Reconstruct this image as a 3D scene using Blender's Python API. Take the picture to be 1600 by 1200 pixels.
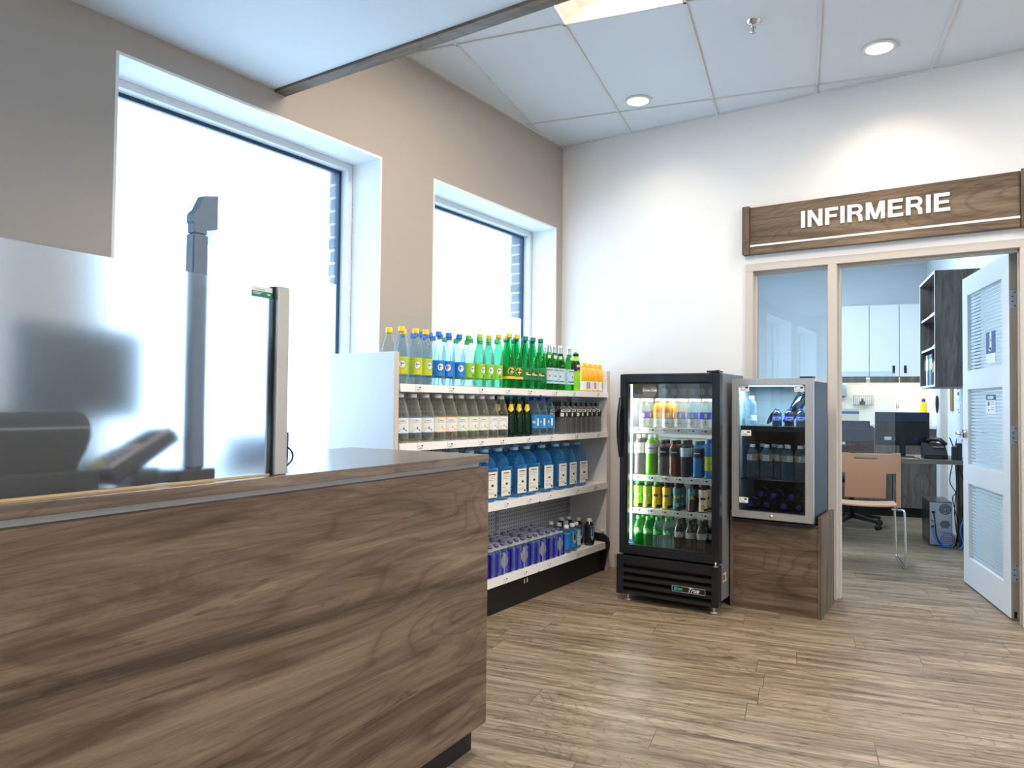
import bpy, bmesh, math, random
from mathutils import Vector, Matrix
for _o in list(bpy.data.objects):
    bpy.data.objects.remove(_o, do_unlink=True)
SC = bpy.context.scene
COL = SC.collection
PI = math.pi
R = math.radians

# ------------------------------------------------------------------ camera, sky, exposure
CAM_H = 1.165
PITCH, ROLL, YAW, FPX = 0.0265638717, 0.0107081727, 0.590978196, 1148.42
cam = bpy.data.cameras.new('camera')
cam.sensor_width = 36.0
cam.lens = FPX / 1600.0 * 36.0
cam.clip_start = 0.05
cam.clip_end = 100
camera = bpy.data.objects.new('camera', cam)
COL.objects.link(camera)
fw = Vector((-math.sin(YAW) * math.cos(PITCH), math.cos(YAW) * math.cos(PITCH), math.sin(PITCH)))
rt = Vector((math.cos(YAW), math.sin(YAW), 0))
up = rt.cross(fw)
r2 = math.cos(ROLL) * rt + math.sin(ROLL) * up
u2 = -math.sin(ROLL) * rt + math.cos(ROLL) * up
camera.matrix_world = Matrix(((r2.x, u2.x, -fw.x, 0), (r2.y, u2.y, -fw.y, 0), (r2.z, u2.z, -fw.z, CAM_H), (0, 0, 0, 1)))
SC.camera = camera

SC.view_settings.view_transform = 'Standard'
SC.view_settings.look = 'None'
SC.view_settings.gamma = 1.0
SC.view_settings.use_curve_mapping = False
SC.view_settings.exposure = 0.0
SC.cycles.transparent_max_bounces = 40
SC.cycles.max_bounces = 14
SC.cycles.transmission_bounces = 10
SC.cycles.sample_clamp_indirect = 6.0

world = bpy.data.worlds.new('overcast_sky')
SC.world = world
world.use_nodes = True
WB = world.node_tree.nodes['Background']
WB.inputs['Color'].default_value = (0.52, 0.76, 1.0, 1)
WB.inputs['Strength'].default_value = 6.5

LAMP_WARM = (1.0, 0.84, 0.66)
LAMP_NEUTRAL = (0.97, 0.97, 1.0)


def area_lamp(name, loc, sx, sy, power, color, rot=(0, 0, 0), parent=None, spread=180):
    l = bpy.data.lights.new(name, 'AREA')
    l.shape = 'RECTANGLE'
    l.size, l.size_y = sx, sy
    l.energy = power
    l.color = color
    l.spread = R(spread)
    o = bpy.data.objects.new(name, l)
    COL.objects.link(o)
    o.location = loc
    o.rotation_euler = rot
    if parent is not None:
        o.parent = parent
    return o


# ------------------------------------------------------------------ frames of reference
T = 0.21710713                      # the building grid (ceiling tiles, planks, infirmary) is turned 12.4 degrees to the shop walls
E1 = Vector((math.cos(T), math.sin(T), 0))
E2 = Vector((-math.sin(T), math.cos(T), 0))


def AB(a, b, z=0.0):
    return E1 * a + E2 * b + Vector((0, 0, z))


CA = 0.0702336618                   # the service counter is turned 4 degrees


def ND(n, d, z=0.0):
    return Vector((math.cos(CA) * n - math.sin(CA) * d, math.sin(CA) * n + math.cos(CA) * d, z))


XL, YB, ZC = -2.787, 4.82, 3.114    # window wall, back wall, ceiling


# ------------------------------------------------------------------ colour and materials
def lin(v):
    v = v / 255.0
    return v / 12.92 if v <= 0.04045 else ((v + 0.055) / 1.055) ** 2.4


def C(r, g, b):
    return (lin(r), lin(g), lin(b), 1.0)


def newmat(name):
    m = bpy.data.materials.new(name)
    m.use_nodes = True
    nt = m.node_tree
    return m, nt, nt.nodes['Principled BSDF'], nt.nodes['Material Output']


MATS = {}


def P(name, col, rough=0.5, metal=0.0, spec=0.5, bump=0.0, bscale=60.0, var=0.0, vscale=3.0, coat=0.0):
    """Plain surface with a little procedural mottling and grain."""
    if name in MATS:
        return MATS[name]
    m, nt, b, out = newmat(name)
    b.inputs['Base Color'].default_value = col
    b.inputs['Roughness'].default_value = rough
    b.inputs['Metallic'].default_value = metal
    b.inputs['Specular IOR Level'].default_value = spec
    b.inputs['Coat Weight'].default_value = coat
    tc = nt.nodes.new('ShaderNodeTexCoord')
    if var > 0:
        n = nt.nodes.new('ShaderNodeTexNoise')
        n.inputs['Scale'].default_value = vscale
        n.inputs['Detail'].default_value = 4
        nt.links.new(tc.outputs['Object'], n.inputs['Vector'])
        mx = nt.nodes.new('ShaderNodeMix')
        mx.data_type = 'RGBA'
        mx.inputs['A'].default_value = tuple(c * (1 - var) for c in col[:3]) + (1,)
        mx.inputs['B'].default_value = tuple(min(1, c * (1 + var)) for c in col[:3]) + (1,)
        nt.links.new(n.outputs['Fac'], mx.inputs['Factor'])
        nt.links.new(mx.outputs['Result'], b.inputs['Base Color'])
    if bump > 0:
        n2 = nt.nodes.new('ShaderNodeTexNoise')
        n2.inputs['Scale'].default_value = bscale
        n2.inputs['Detail'].default_value = 3
        nt.links.new(tc.outputs['Object'], n2.inputs['Vector'])
        bp = nt.nodes.new('ShaderNodeBump')
        bp.inputs['Strength'].default_value = bump
        bp.inputs['Distance'].default_value = 0.002
        nt.links.new(n2.outputs['Fac'], bp.inputs['Height'])
        nt.links.new(bp.outputs['Normal'], b.inputs['Normal'])
    MATS[name] = m
    return m


def EMIT(name, col, strength):
    if name in MATS:
        return MATS[name]
    m, nt, b, out = newmat(name)
    b.inputs['Base Color'].default_value = col
    b.inputs['Emission Color'].default_value = col
    b.inputs['Emission Strength'].default_value = strength
    MATS[name] = m
    return m


def CLEAR(name, tint, haze=0.06, edge=0.55, rough=0.05, edgecol=None, gloss=0.9):
    """Thin clear plastic or glass: sees through, darkens and shines towards its edges."""
    if name in MATS:
        return MATS[name]
    m, nt, b, out = newmat(name)
    N = nt.nodes
    tr = N.new('ShaderNodeBsdfTransparent')
    tr.inputs['Color'].default_value = tint
    b.inputs['Base Color'].default_value = edgecol or tint
    b.inputs['Roughness'].default_value = rough
    b.inputs['Specular IOR Level'].default_value = gloss
    lw = N.new('ShaderNodeLayerWeight')
    lw.inputs['Blend'].default_value = 0.5
    pw = N.new('ShaderNodeMath')
    pw.operation = 'POWER'
    pw.inputs[1].default_value = 2.4
    nt.links.new(lw.outputs['Facing'], pw.inputs[0])
    ma = N.new('ShaderNodeMath')
    ma.operation = 'MULTIPLY_ADD'
    ma.use_clamp = True
    ma.inputs[1].default_value = edge
    ma.inputs[2].default_value = haze
    nt.links.new(pw.outputs[0], ma.inputs[0])
    mix = N.new('ShaderNodeMixShader')
    nt.links.new(ma.outputs[0], mix.inputs[0])
    nt.links.new(tr.outputs[0], mix.inputs[1])
    nt.links.new(b.outputs[0], mix.inputs[2])
    nt.links.new(mix.outputs[0], out.inputs['Surface'])
    MATS[name] = m
    return m


def PANE(name, tint, refl=1.0):
    """Flat window glass: tinted see-through plus a mirror sheen by Fresnel."""
    if name in MATS:
        return MATS[name]
    m, nt, b, out = newmat(name)
    N = nt.nodes
    N.remove(b)
    tr = N.new('ShaderNodeBsdfTransparent')
    tr.inputs['Color'].default_value = tint
    gl = N.new('ShaderNodeBsdfGlossy')
    gl.inputs['Roughness'].default_value = 0.01
    gl.inputs['Color'].default_value = (1, 1, 1, 1)
    fr = N.new('ShaderNodeFresnel')
    fr.inputs['IOR'].default_value = 1.45
    mu = N.new('ShaderNodeMath')
    mu.operation = 'MULTIPLY'
    mu.use_clamp = True
    mu.inputs[1].default_value = refl
    nt.links.new(fr.outputs[0], mu.inputs[0])
    mix = N.new('ShaderNodeMixShader')
    nt.links.new(mu.outputs[0], mix.inputs[0])
    nt.links.new(tr.outputs[0], mix.inputs[1])
    nt.links.new(gl.outputs[0], mix.inputs[2])
    nt.links.new(mix.outputs[0], out.inputs['Surface'])
    MATS[name] = m
    return m


def WOOD(name, axis, dark, mid, light, seed=0.0, scale=1.0, cracks=0.5, rough=0.45, planks=None):
    """Printed wood decor: long streaks, cathedral figure, pores and dark splits, grain along one axis."""
    if name in MATS:
        return MATS[name]
    m, nt, b, out = newmat(name)
    N, L = nt.nodes, nt.links
    tc = N.new('ShaderNodeTexCoord')
    vec = tc.outputs['Object']
    along = {'x': 0, 'y': 1, 'z': 2}[axis]
    jitter = None
    if planks:
        mp0 = N.new('ShaderNodeMapping')
        mp0.inputs['Rotation'].default_value = (0, 0, -T)
        L.new(vec, mp0.inputs['Vector'])
        vec = mp0.outputs['Vector']
        bk = N.new('ShaderNodeTexBrick')
        bk.offset = 0.0
        bk.inputs['Color1'].default_value = (0, 0, 0, 1)
        bk.inputs['Color2'].default_value = (1, 1, 1, 1)
        bk.inputs['Mortar'].default_value = (0.5, 0.5, 0.5, 1)
        bk.inputs['Scale'].default_value = 1.0
        bk.inputs['Mortar Size'].default_value = 0.0016
        bk.inputs['Mortar Smooth'].default_value = 0.2
        bk.inputs['Brick Width'].default_value = planks[0]
        bk.inputs['Row Height'].default_value = planks[1]
        sp = N.new('ShaderNodeSeparateXYZ')
        L.new(vec, sp.inputs[0])
        dv = N.new('ShaderNodeMath')
        dv.operation = 'DIVIDE'
        dv.inputs[1].default_value = planks[1]
        L.new(sp.outputs['Y'], dv.inputs[0])
        fl = N.new('ShaderNodeMath')
        fl.operation = 'FLOOR'
        L.new(dv.outputs[0], fl.inputs[0])
        wn = N.new('ShaderNodeTexWhiteNoise')
        wn.noise_dimensions = '1D'
        L.new(fl.outputs[0], wn.inputs['W'])
        sh = N.new('ShaderNodeMath')
        sh.operation = 'MULTIPLY_ADD'
        sh.inputs[1].default_value = planks[0] * 5
        L.new(wn.outputs['Value'], sh.inputs[0])
        L.new(sp.outputs['X'], sh.inputs[2])
        cbx = N.new('ShaderNodeCombineXYZ')
        L.new(sh.outputs[0], cbx.inputs['X'])
        L.new(sp.outputs['Y'], cbx.inputs['Y'])
        L.new(cbx.outputs[0], bk.inputs['Vector'])
        jitter = bk
        sc = N.new('ShaderNodeVectorMath')
        sc.operation = 'MULTIPLY_ADD'
        sc.inputs[1].default_value = (7.3, 11.1, 5.0)
        L.new(bk.outputs['Color'], sc.inputs[0])
        L.new(vec, sc.inputs[2])
        vec = sc.outputs['Vector']

    def mapped(a, c):
        mp = N.new('ShaderNodeMapping')
        s = [c * scale] * 3
        s[along] = a * scale
        mp.inputs['Scale'].default_value = s
        mp.inputs['Location'].default_value = (seed, seed * 1.7, seed * 0.6)
        L.new(vec, mp.inputs['Vector'])
        return mp.outputs['Vector']

    def noise(v, s, d, dist, rgh=0.55):
        n = N.new('ShaderNodeTexNoise')
        n.inputs['Scale'].default_value = s
        n.inputs['Detail'].default_value = d
        n.inputs['Roughness'].default_value = rgh
        n.inputs['Distortion'].default_value = dist
        L.new(v, n.inputs['Vector'])
        return n.outputs['Fac']

    def ramp(f, stops):
        r = N.new('ShaderNodeValToRGB')
        r.color_ramp.elements[0].position, r.color_ramp.elements[0].color = stops[0]
        r.color_ramp.elements[1].position, r.color_ramp.elements[1].color = stops[-1]
        for p, c in stops[1:-1]:
            e = r.color_ramp.elements.new(p)
            e.color = c
        L.new(f, r.inputs['Fac'])
        return r.outputs['Color']

    def mul(c, f_c, fac=1.0):
        mx = N.new('ShaderNodeMix')
        mx.data_type = 'RGBA'
        mx.blend_type = 'MULTIPLY'
        mx.inputs['Factor'].default_value = fac
        L.new(c, mx.inputs['A'])
        L.new(f_c, mx.inputs['B'])
        return mx.outputs['Result']

    base = ramp(noise(mapped(0.6, 7.5), 1.5, 10, 0.9, 0.72), [(0.33, dark), (0.5, mid), (0.66, light)])
    streak = ramp(noise(mapped(0.7, 34.0), 1.0, 5, 0.4, 0.6), [(0.30, (0.74, 0.73, 0.72, 1)), (0.52, (1, 1, 1, 1))])
    base = mul(base, streak, 0.75)
    # cathedral figure
    low = noise(mapped(0.55, 2.4), 1.0, 3, 0.6, 0.3)
    m1 = N.new('ShaderNodeMath')
    m1.operation = 'MULTIPLY'
    m1.inputs[1].default_value = 30.0
    L.new(low, m1.inputs[0])
    m2 = N.new('ShaderNodeMath')
    m2.operation = 'FRACT'
    L.new(m1.outputs[0], m2.inputs[0])
    w = (1, 1, 1, 1)
    fig = ramp(m2.outputs[0], [(0.0, (0.66, 0.63, 0.60, 1)), (0.10, (0.93, 0.92, 0.91, 1)), (0.45, w), (0.85, (0.98, 0.98, 0.98, 1)), (1.0, (0.70, 0.67, 0.64, 1))])
    base = mul(base, fig, 0.95)
    pores = ramp(noise(mapped(3.0, 240.0), 1.0, 3, 0.0, 0.7), [(0.30, (0.66, 0.64, 0.62, 1)), (0.55, w)])
    base = mul(base, pores, 0.8)
    if cracks > 0:
        cr = ramp(noise(mapped(1.5, 15.0), 1.0, 6, 1.6, 0.62), [(0.30, (0.20, 0.16, 0.13, 1)), (0.345, (0.62, 0.58, 0.54, 1)), (0.40, w)])
        base = mul(base, cr, cracks)
    if jitter is not None:
        tone = ramp(jitter.outputs['Color'], [(0.0, (0.80, 0.79, 0.78, 1)), (0.5, (0.95, 0.95, 0.95, 1)), (1.0, (1.0, 1.0, 1.0, 1))])
        base = mul(base, tone, 0.8)
        seam = ramp(jitter.outputs['Fac'], [(0.0, w), (1.0, (0.35, 0.3, 0.26, 1))])
        base = mul(base, seam, 0.9)
        patch = ramp(noise(mapped(2.6, 15.0), 1.0, 8, 1.2, 0.74), [(0.37, (0.40, 0.37, 0.34, 1)), (0.44, (0.90, 0.89, 0.87, 1)), (0.62, (1.0, 1.0, 1.0, 1)), (0.75, (1.0, 1.0, 1.0, 1))])
        base = mul(base, patch, 0.85)
    L.new(base, b.inputs['Base Color'])
    b.inputs['Roughness'].default_value = rough
    b.inputs['Specular IOR Level'].default_value = 0.4
    bp = N.new('ShaderNodeBump')
    bp.inputs['Strength'].default_value = 0.12
    bp.inputs['Distance'].default_value = 0.002
    L.new(noise(mapped(2.2, 110.0), 1.0, 3, 0.0, 0.7), bp.inputs['Height'])
    L.new(bp.outputs['Normal'], b.inputs['Normal'])
    MATS[name] = m
    return m


# ------------------------------------------------------------------ mesh builder
class MB:
    def __init__(self):
        self.bm = bmesh.new()
        self.mats = []

    def mi(self, mat):
        if mat is None:
            return 0
        if mat not in self.mats:
            self.mats.append(mat)
        return self.mats.index(mat)

    def box(self, x0, x1, y0, y1, z0, z1, mat=None, bev=0.0, M=None, seg=2):
        co = [(x0, y0, z0), (x1, y0, z0), (x1, y1, z0), (x0, y1, z0), (x0, y0, z1), (x1, y0, z1), (x1, y1, z1), (x0, y1, z1)]
        vs = [self.bm.verts.new(c) for c in co]
        fs = [self.bm.faces.new([vs[i] for i in q]) for q in ((0, 3, 2, 1), (4, 5, 6, 7), (0, 1, 5, 4), (1, 2, 6, 5), (2, 3, 7, 6), (3, 0, 4, 7))]
        k = self.mi(mat)
        for f in fs:
            f.material_index = k
        if bev > 0:
            es = {e for f in fs for e in f.edges}
            r = bmesh.ops.bevel(self.bm, geom=list(es), offset=bev, segments=seg, profile=0.5, affect='EDGES')
            vs = list({v for f in r['faces'] for v in f.verts} | {v for v in vs if v.is_valid})
            for f in r['faces']:
                f.material_index = k
        if M is not None:
            bmesh.ops.transform(self.bm, matrix=M, verts=[v for v in vs if v.is_valid])
        return self

    def prism(self, poly, axis, lo, hi, mat=None, M=None):
        """Extrude a 2D polygon along an axis. axis 'x': poly=(y,z); 'y': poly=(x,z); 'z': poly=(x,y)."""
        def p3(p, t):
            return {'x': (t, p[0], p[1]), 'y': (p[0], t, p[1]), 'z': (p[0], p[1], t)}[axis]
        a = [self.bm.verts.new(p3(p, lo)) for p in poly]
        b = [self.bm.verts.new(p3(p, hi)) for p in poly]
        k = self.mi(mat)
        n = len(poly)
        fs = [self.bm.faces.new(list(reversed(a))), self.bm.faces.new(b)]
        for i in range(n):
            fs.append(self.bm.faces.new((a[i], a[(i + 1) % n], b[(i + 1) % n], b[i])))
        for f in fs:
            f.material_index = k
        bmesh.ops.recalc_face_normals(self.bm, faces=fs)
        if M is not None:
            bmesh.ops.transform(self.bm, matrix=M, verts=a + b)
        return self

    def lathe(self, prof, seg=24, mat=None, M=None, close_bottom=False, close_top=False, flute=None, smooth=True, sq=1.0):
        """Revolve (r, z) about z. flute(angle, z) may scale the radius."""
        k = self.mi(mat)
        rings, allv = [], []
        for r, z in prof:
            ring = []
            for i in range(seg):
                th = 2 * PI * i / seg
                rr = r * (flute(th, z) if flute else 1.0)
                ring.append(self.bm.verts.new((rr * math.cos(th), rr * math.sin(th) * sq, z)))
            rings.append(ring)
            allv += ring
        fs = []
        for a, b in zip(rings, rings[1:]):
            for i in range(seg):
                fs.append(self.bm.faces.new((a[i], a[(i + 1) % seg], b[(i + 1) % seg], b[i])))
        if close_bottom:
            fs.append(self.bm.faces.new(list(reversed(rings[0]))))
        if close_top:
            fs.append(self.bm.faces.new(rings[-1]))
        for f in fs:
            f.material_index = k
            f.smooth = smooth
        if M is not None:
            bmesh.ops.transform(self.bm, matrix=M, verts=allv)
        return self

    def cyl(self, p0, p1, r, seg=12, mat=None, r1=None):
        p0, p1 = Vector(p0), Vector(p1)
        d = p1 - p0
        M = Matrix.Translation(p0) @ d.to_track_quat('Z', 'Y').to_matrix().to_4x4()
        return self.lathe([(r, 0), (r1 if r1 is not None else r, d.length)], seg, mat, M, True, True)

    def tube(self, pts, r, seg=8, mat=None, caps=True):
        k = self.mi(mat)
        pts = [Vector(p) for p in pts]
        rings = []
        prev = None
        for i, p in enumerate(pts):
            if i == 0:
                d = pts[1] - pts[0]
            elif i == len(pts) - 1:
                d = pts[-1] - pts[-2]
            else:
                d = (pts[i + 1] - p).normalized() + (p - pts[i - 1]).normalized()
            d.normalize()
            if prev is None:
                u = d.orthogonal().normalized()
            else:
                u = (prev - d * prev.dot(d))
                u = u.normalized() if u.length > 1e-6 else d.orthogonal().normalized()
            prev = u
            v = d.cross(u)
            rings.append([self.bm.verts.new(p + (u * math.cos(2 * PI * j / seg) + v * math.sin(2 * PI * j / seg)) * r) for j in range(seg)])
        fs = []
        for a, b in zip(rings, rings[1:]):
            for j in range(seg):
                fs.append(self.bm.faces.new((a[j], a[(j + 1) % seg], b[(j + 1) % seg], b[j])))
        if caps:
            fs.append(self.bm.faces.new(list(reversed(rings[0]))))
            fs.append(self.bm.faces.new(rings[-1]))
        for f in fs:
            f.material_index = k
            f.smooth = True
        return self

    def patch(self, rad, uv, mat=None, ang=0.0):
        """A flat outline (u across, v = height) wrapped round a cylinder of the given radius, centred on an angle."""
        k = self.mi(mat)
        us = [p[0] for p in uv]
        n = max(1, int((max(us) - min(us)) / rad / 0.25))
        if n == 1 or len(uv) > 4:
            vs = [self.bm.verts.new((rad * math.cos(ang + u / rad), rad * math.sin(ang + u / rad), v)) for u, v in uv]
            f = self.bm.faces.new(vs)
            f.material_index = k
            return self
        u0, u1 = min(us), max(us)
        v0, v1 = min(p[1] for p in uv), max(p[1] for p in uv)
        for i in range(n):
            a, b = u0 + (u1 - u0) * i / n, u0 + (u1 - u0) * (i + 1) / n
            vs = [self.bm.verts.new((rad * math.cos(ang + u / rad), rad * math.sin(ang + u / rad), v)) for u, v in ((a, v0), (b, v0), (b, v1), (a, v1))]
            f = self.bm.faces.new(vs)
            f.material_index = k
            f.smooth = True
        return self

    def rect(self, rad, u0, u1, v0, v1, mat=None, ang=0.0):
        return self.patch(rad, [(u0, v0), (u1, v0), (u1, v1), (u0, v1)], mat, ang)

    def disc(self, rad, u, v, r, mat=None, ang=0.0, n=14, sy=1.0):
        return self.patch(rad, [(u + r * math.cos(2 * PI * i / n), v + sy * r * math.sin(2 * PI * i / n)) for i in range(n)], mat, ang)

    def quad(self, pts, mat=None):
        f = self.bm.faces.new([self.bm.verts.new(p) for p in pts])
        f.material_index = self.mi(mat)
        return self

    def build(self, name, parent=None, mat=None, smooth=None):
        me = bpy.data.meshes.new(name)
        if mat is not None and not self.mats:
            self.mats = [mat]
        self.bm.normal_update()
        self.bm.to_mesh(me)
        self.bm.free()
        for m in self.mats:
            me.materials.append(m)
        o = bpy.data.objects.new(name, me)
        COL.objects.link(o)
        if parent is not None:
            o.parent = parent
        return o


def tag(o, label=None, cat=None, group=None, kind=None):
    for k, v in (('label', label), ('category', cat), ('group', group), ('kind', kind)):
        if v:
            o[k] = v
    return o


def thing(name, label, cat, loc=(0, 0, 0), rz=0.0, group=None):
    o = bpy.data.objects.new(name, None)
    o.empty_display_size = 0.05
    COL.objects.link(o)
    o.location = loc
    o.rotation_euler = (0, 0, rz)
    return tag(o, label, cat, group)


def struct(mb, name, mat=None, parent=None, rz=0.0):
    o = mb.build(name, parent, mat)
    o.rotation_euler = (0, 0, rz)
    if parent is None:
        o['kind'] = 'structure'
    return o


def copy_tree(o, parent=None):
    c = o.copy()
    COL.objects.link(c)
    c.parent = parent
    if parent is not None:
        c.matrix_parent_inverse = o.matrix_parent_inverse.copy()
    for ch in list(o.children):
        copy_tree(ch, c)
    return c


def text_mesh(s, size, mat, parent, name, M, extrude=0.0004, shear=0.0, bold=0.0, align='CENTER'):
    cu = bpy.data.curves.new(name, 'FONT')
    cu.body = s
    cu.size = size
    cu.extrude = extrude
    cu.shear = shear
    cu.offset = bold
    cu.align_x = align
    cu.align_y = 'CENTER'
    cu.resolution_u = 3
    to = bpy.data.objects.new(name + '_curve', cu)
    COL.objects.link(to)
    dg = bpy.context.evaluated_depsgraph_get()
    me = bpy.data.meshes.new_from_object(to.evaluated_get(dg))
    bpy.data.objects.remove(to, do_unlink=True)
    bpy.data.curves.remove(cu)
    me.name = name
    me.transform(M)
    me.materials.clear()
    me.materials.append(mat)
    o = bpy.data.objects.new(name, me)
    COL.objects.link(o)
    if parent is not None:
        o.parent = parent
    return o


def upright(x, y, z, rz=0.0):
    """Matrix that stands XY-plane lettering up on a vertical face looking to -y (turned rz about z)."""
    return Matrix.Translation((x, y, z)) @ Matrix.Rotation(rz, 4, 'Z') @ Matrix.Rotation(PI / 2, 4, 'X')


ORD = ['first', 'second', 'third', 'fourth', 'fifth', 'sixth', 'seventh', 'eighth', 'ninth', 'tenth', 'eleventh', 'twelfth', 'thirteenth', 'fourteenth', 'fifteenth', 'sixteenth']

# ------------------------------------------------------------------ materials
m_greige = P('greige wall paint', C(172, 165, 158), 0.75, bump=0.05, bscale=220, var=0.02)
m_white = P('white wall paint', C(232, 232, 232), 0.7, bump=0.05, bscale=220, var=0.015)
m_reveal = P('white reveal paint', C(235, 238, 240), 0.55)
m_soffit = P('white soffit paint', C(222, 230, 237), 0.7)
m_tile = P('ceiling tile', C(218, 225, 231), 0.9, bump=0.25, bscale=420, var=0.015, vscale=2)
m_tbar = P('ceiling grid metal', C(214, 216, 214), 0.5)
m_alu_w = P('white window aluminium', C(222, 228, 232), 0.4)
m_gasket = P('dark blue gasket', C(30, 60, 92), 0.4)
m_frame = P('taupe door frame paint', C(203, 195, 186), 0.5)
m_doorpaint = P('pale door paint', C(228, 232, 236), 0.45)
m_pane = PANE('window pane', (0.96, 0.98, 0.99, 1), 0.7)
m_pane_side = PANE('sidelight pane', (0.90, 0.94, 0.96, 1), 2.2)
WD, WM, WL_ = C(70, 57, 46), C(111, 93, 76), C(142, 124, 104)
m_wood_x = WOOD('walnut decor along x', 'x', WD, WM, WL_, 1.3)
m_wood_y = WOOD('walnut decor along y', 'y', WD, WM, WL_, 4.1, cracks=0.75)
m_wood_z = WOOD('walnut decor along z', 'z', WD, WM, WL_, 7.7)
m_wood_grey = WOOD('grey walnut decor', 'z', C(70, 66, 62), C(104, 98, 92), C(128, 121, 113), 3.3)
m_wood_greyx = WOOD('grey walnut decor along x', 'x', C(88, 80, 72), C(120, 110, 100), C(146, 136, 125), 5.3, cracks=0.3)
m_floor = WOOD('vinyl plank floor', 'x', C(104, 89, 73), C(157, 139, 117), C(188, 172, 150), 2.2, 1.7, 0.7, 0.42, (1.22, 0.18))
m_black = P('black plastic', C(22, 22, 24), 0.45)
m_blackg = P('black gloss', C(16, 17, 20), 0.22)
m_blackm = P('black matt metal', C(14, 14, 15), 0.55)
m_steel = P('brushed steel', C(214, 212, 207), 0.38, 0.85, bump=0.03, bscale=300)
m_chrome = P('chrome', C(220, 222, 225), 0.12, 1.0)
m_greystrip = P('grey metal strip', C(186, 188, 184), 0.4, 0.3)
m_shelf = P('white shelf enamel', C(232, 230, 228), 0.4)
m_shelfend = P('white end panel laminate', C(238, 240, 242), 0.5, bump=0.04, bscale=30)
m_edge = P('beige edge band', C(205, 192, 178), 0.5)
m_tagpaper = P('price tag paper', C(238, 238, 236), 0.6)
m_ink = P('black ink', C(40, 40, 44), 0.6)
m_inkgrey = P('grey print', C(140, 140, 145), 0.6)
m_lens = EMIT('warm lamp lens', (1.0, 0.90, 0.74, 1), 14.0)
m_trimring = P('white lamp trim', C(235, 234, 230), 0.35)
m_refl = P('lamp reflector', C(240, 236, 226), 0.25, 0.2)

# ------------------------------------------------------------------ the setting
XR, YF = 3.6, -4.6                    # far side walls of the shop, outside the frame
ZS, ZH = 0.80, 2.475                  # window sill and head
WIN = [(1.452 + 1.862 * k, 2.859 + 1.862 * k) for k in (0, 1, -1, -2, -3, 2, 3)]

# floor under shop and infirmary
struct(MB().box(XL - 0.3, XR + 0.2, YF - 0.2, 10.2, -0.06, 0.0, m_floor), 'floor')

# window wall (continues past the shop as the infirmary's outer wall)
w = MB()
ys = [YF]
for a, b in sorted(WIN):
    ys += [a - 0.012, b + 0.012]
ys.append(9.3)
brick, bnt, bb, bout = newmat('grey brick')
btc = bnt.nodes.new('ShaderNodeTexCoord')
bmap = bnt.nodes.new('ShaderNodeMapping')
bmap.inputs['Rotation'].default_value = (PI / 2, 0, 0)
bnt.links.new(btc.outputs['Object'], bmap.inputs['Vector'])
btx = bnt.nodes.new('ShaderNodeTexBrick')
btx.inputs['Color1'].default_value = C(120, 122, 128)
btx.inputs['Color2'].default_value = C(92, 96, 104)
btx.inputs['Mortar'].default_value = C(200, 200, 200)
btx.inputs['Scale'].default_value = 1.0
btx.inputs['Brick Width'].default_value = 0.2
btx.inputs['Row Height'].default_value = 0.075
btx.inputs['Mortar Size'].default_value = 0.006
bnt.links.new(bmap.outputs['Vector'], btx.inputs['Vector'])
bnt.links.new(btx.outputs['Color'], bb.inputs['Base Color'])
bb.inputs['Roughness'].default_value = 0.9
wb = MB()
for i in range(0, len(ys), 2):
    w.box(XL - 0.2, XL, ys[i], ys[i + 1], 0, 3.2, m_greige)
    wb.box(XL - 0.42, XL - 0.2005, ys[i] + (0.012 if i else 0), ys[i + 1] - (0.012 if i + 2 < len(ys) else 0), 0, 3.2, brick)
for a, b in WIN:
    w.box(XL - 0.2, XL, a - 0.012, b + 0.012, 0, ZS - 0.012, m_greige)
    w.box(XL - 0.2, XL, a - 0.012, b + 0.012, ZH + 0.012, 3.2, m_greige)
    wb.box(XL - 0.42, XL - 0.2005, a, b, 0, ZS - 0.06, brick)
    wb.box(XL - 0.42, XL - 0.2005, a, b, ZH + 0.03, 3.2, brick)
wall_left = struct(w, 'wall_left')
struct(wb, 'brick_facing', parent=wall_left)

m_film, fnt, fb, fout = newmat('frosted window film')
fN = fnt.nodes
fN.remove(fb)
ftr = fN.new('ShaderNodeBsdfTransparent')
ftl = fN.new('ShaderNodeBsdfTranslucent')
ftl.inputs['Color'].default_value = (0.95, 0.97, 0.98, 1)
fmx = fN.new('ShaderNodeMixShader')
fmx.inputs[0].default_value = 0.5
fnt.links.new(ftr.outputs[0], fmx.inputs[1])
fnt.links.new(ftl.outputs[0], fmx.inputs[2])
fnt.links.new(fmx.outputs[0], fout.inputs['Surface'])

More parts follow.
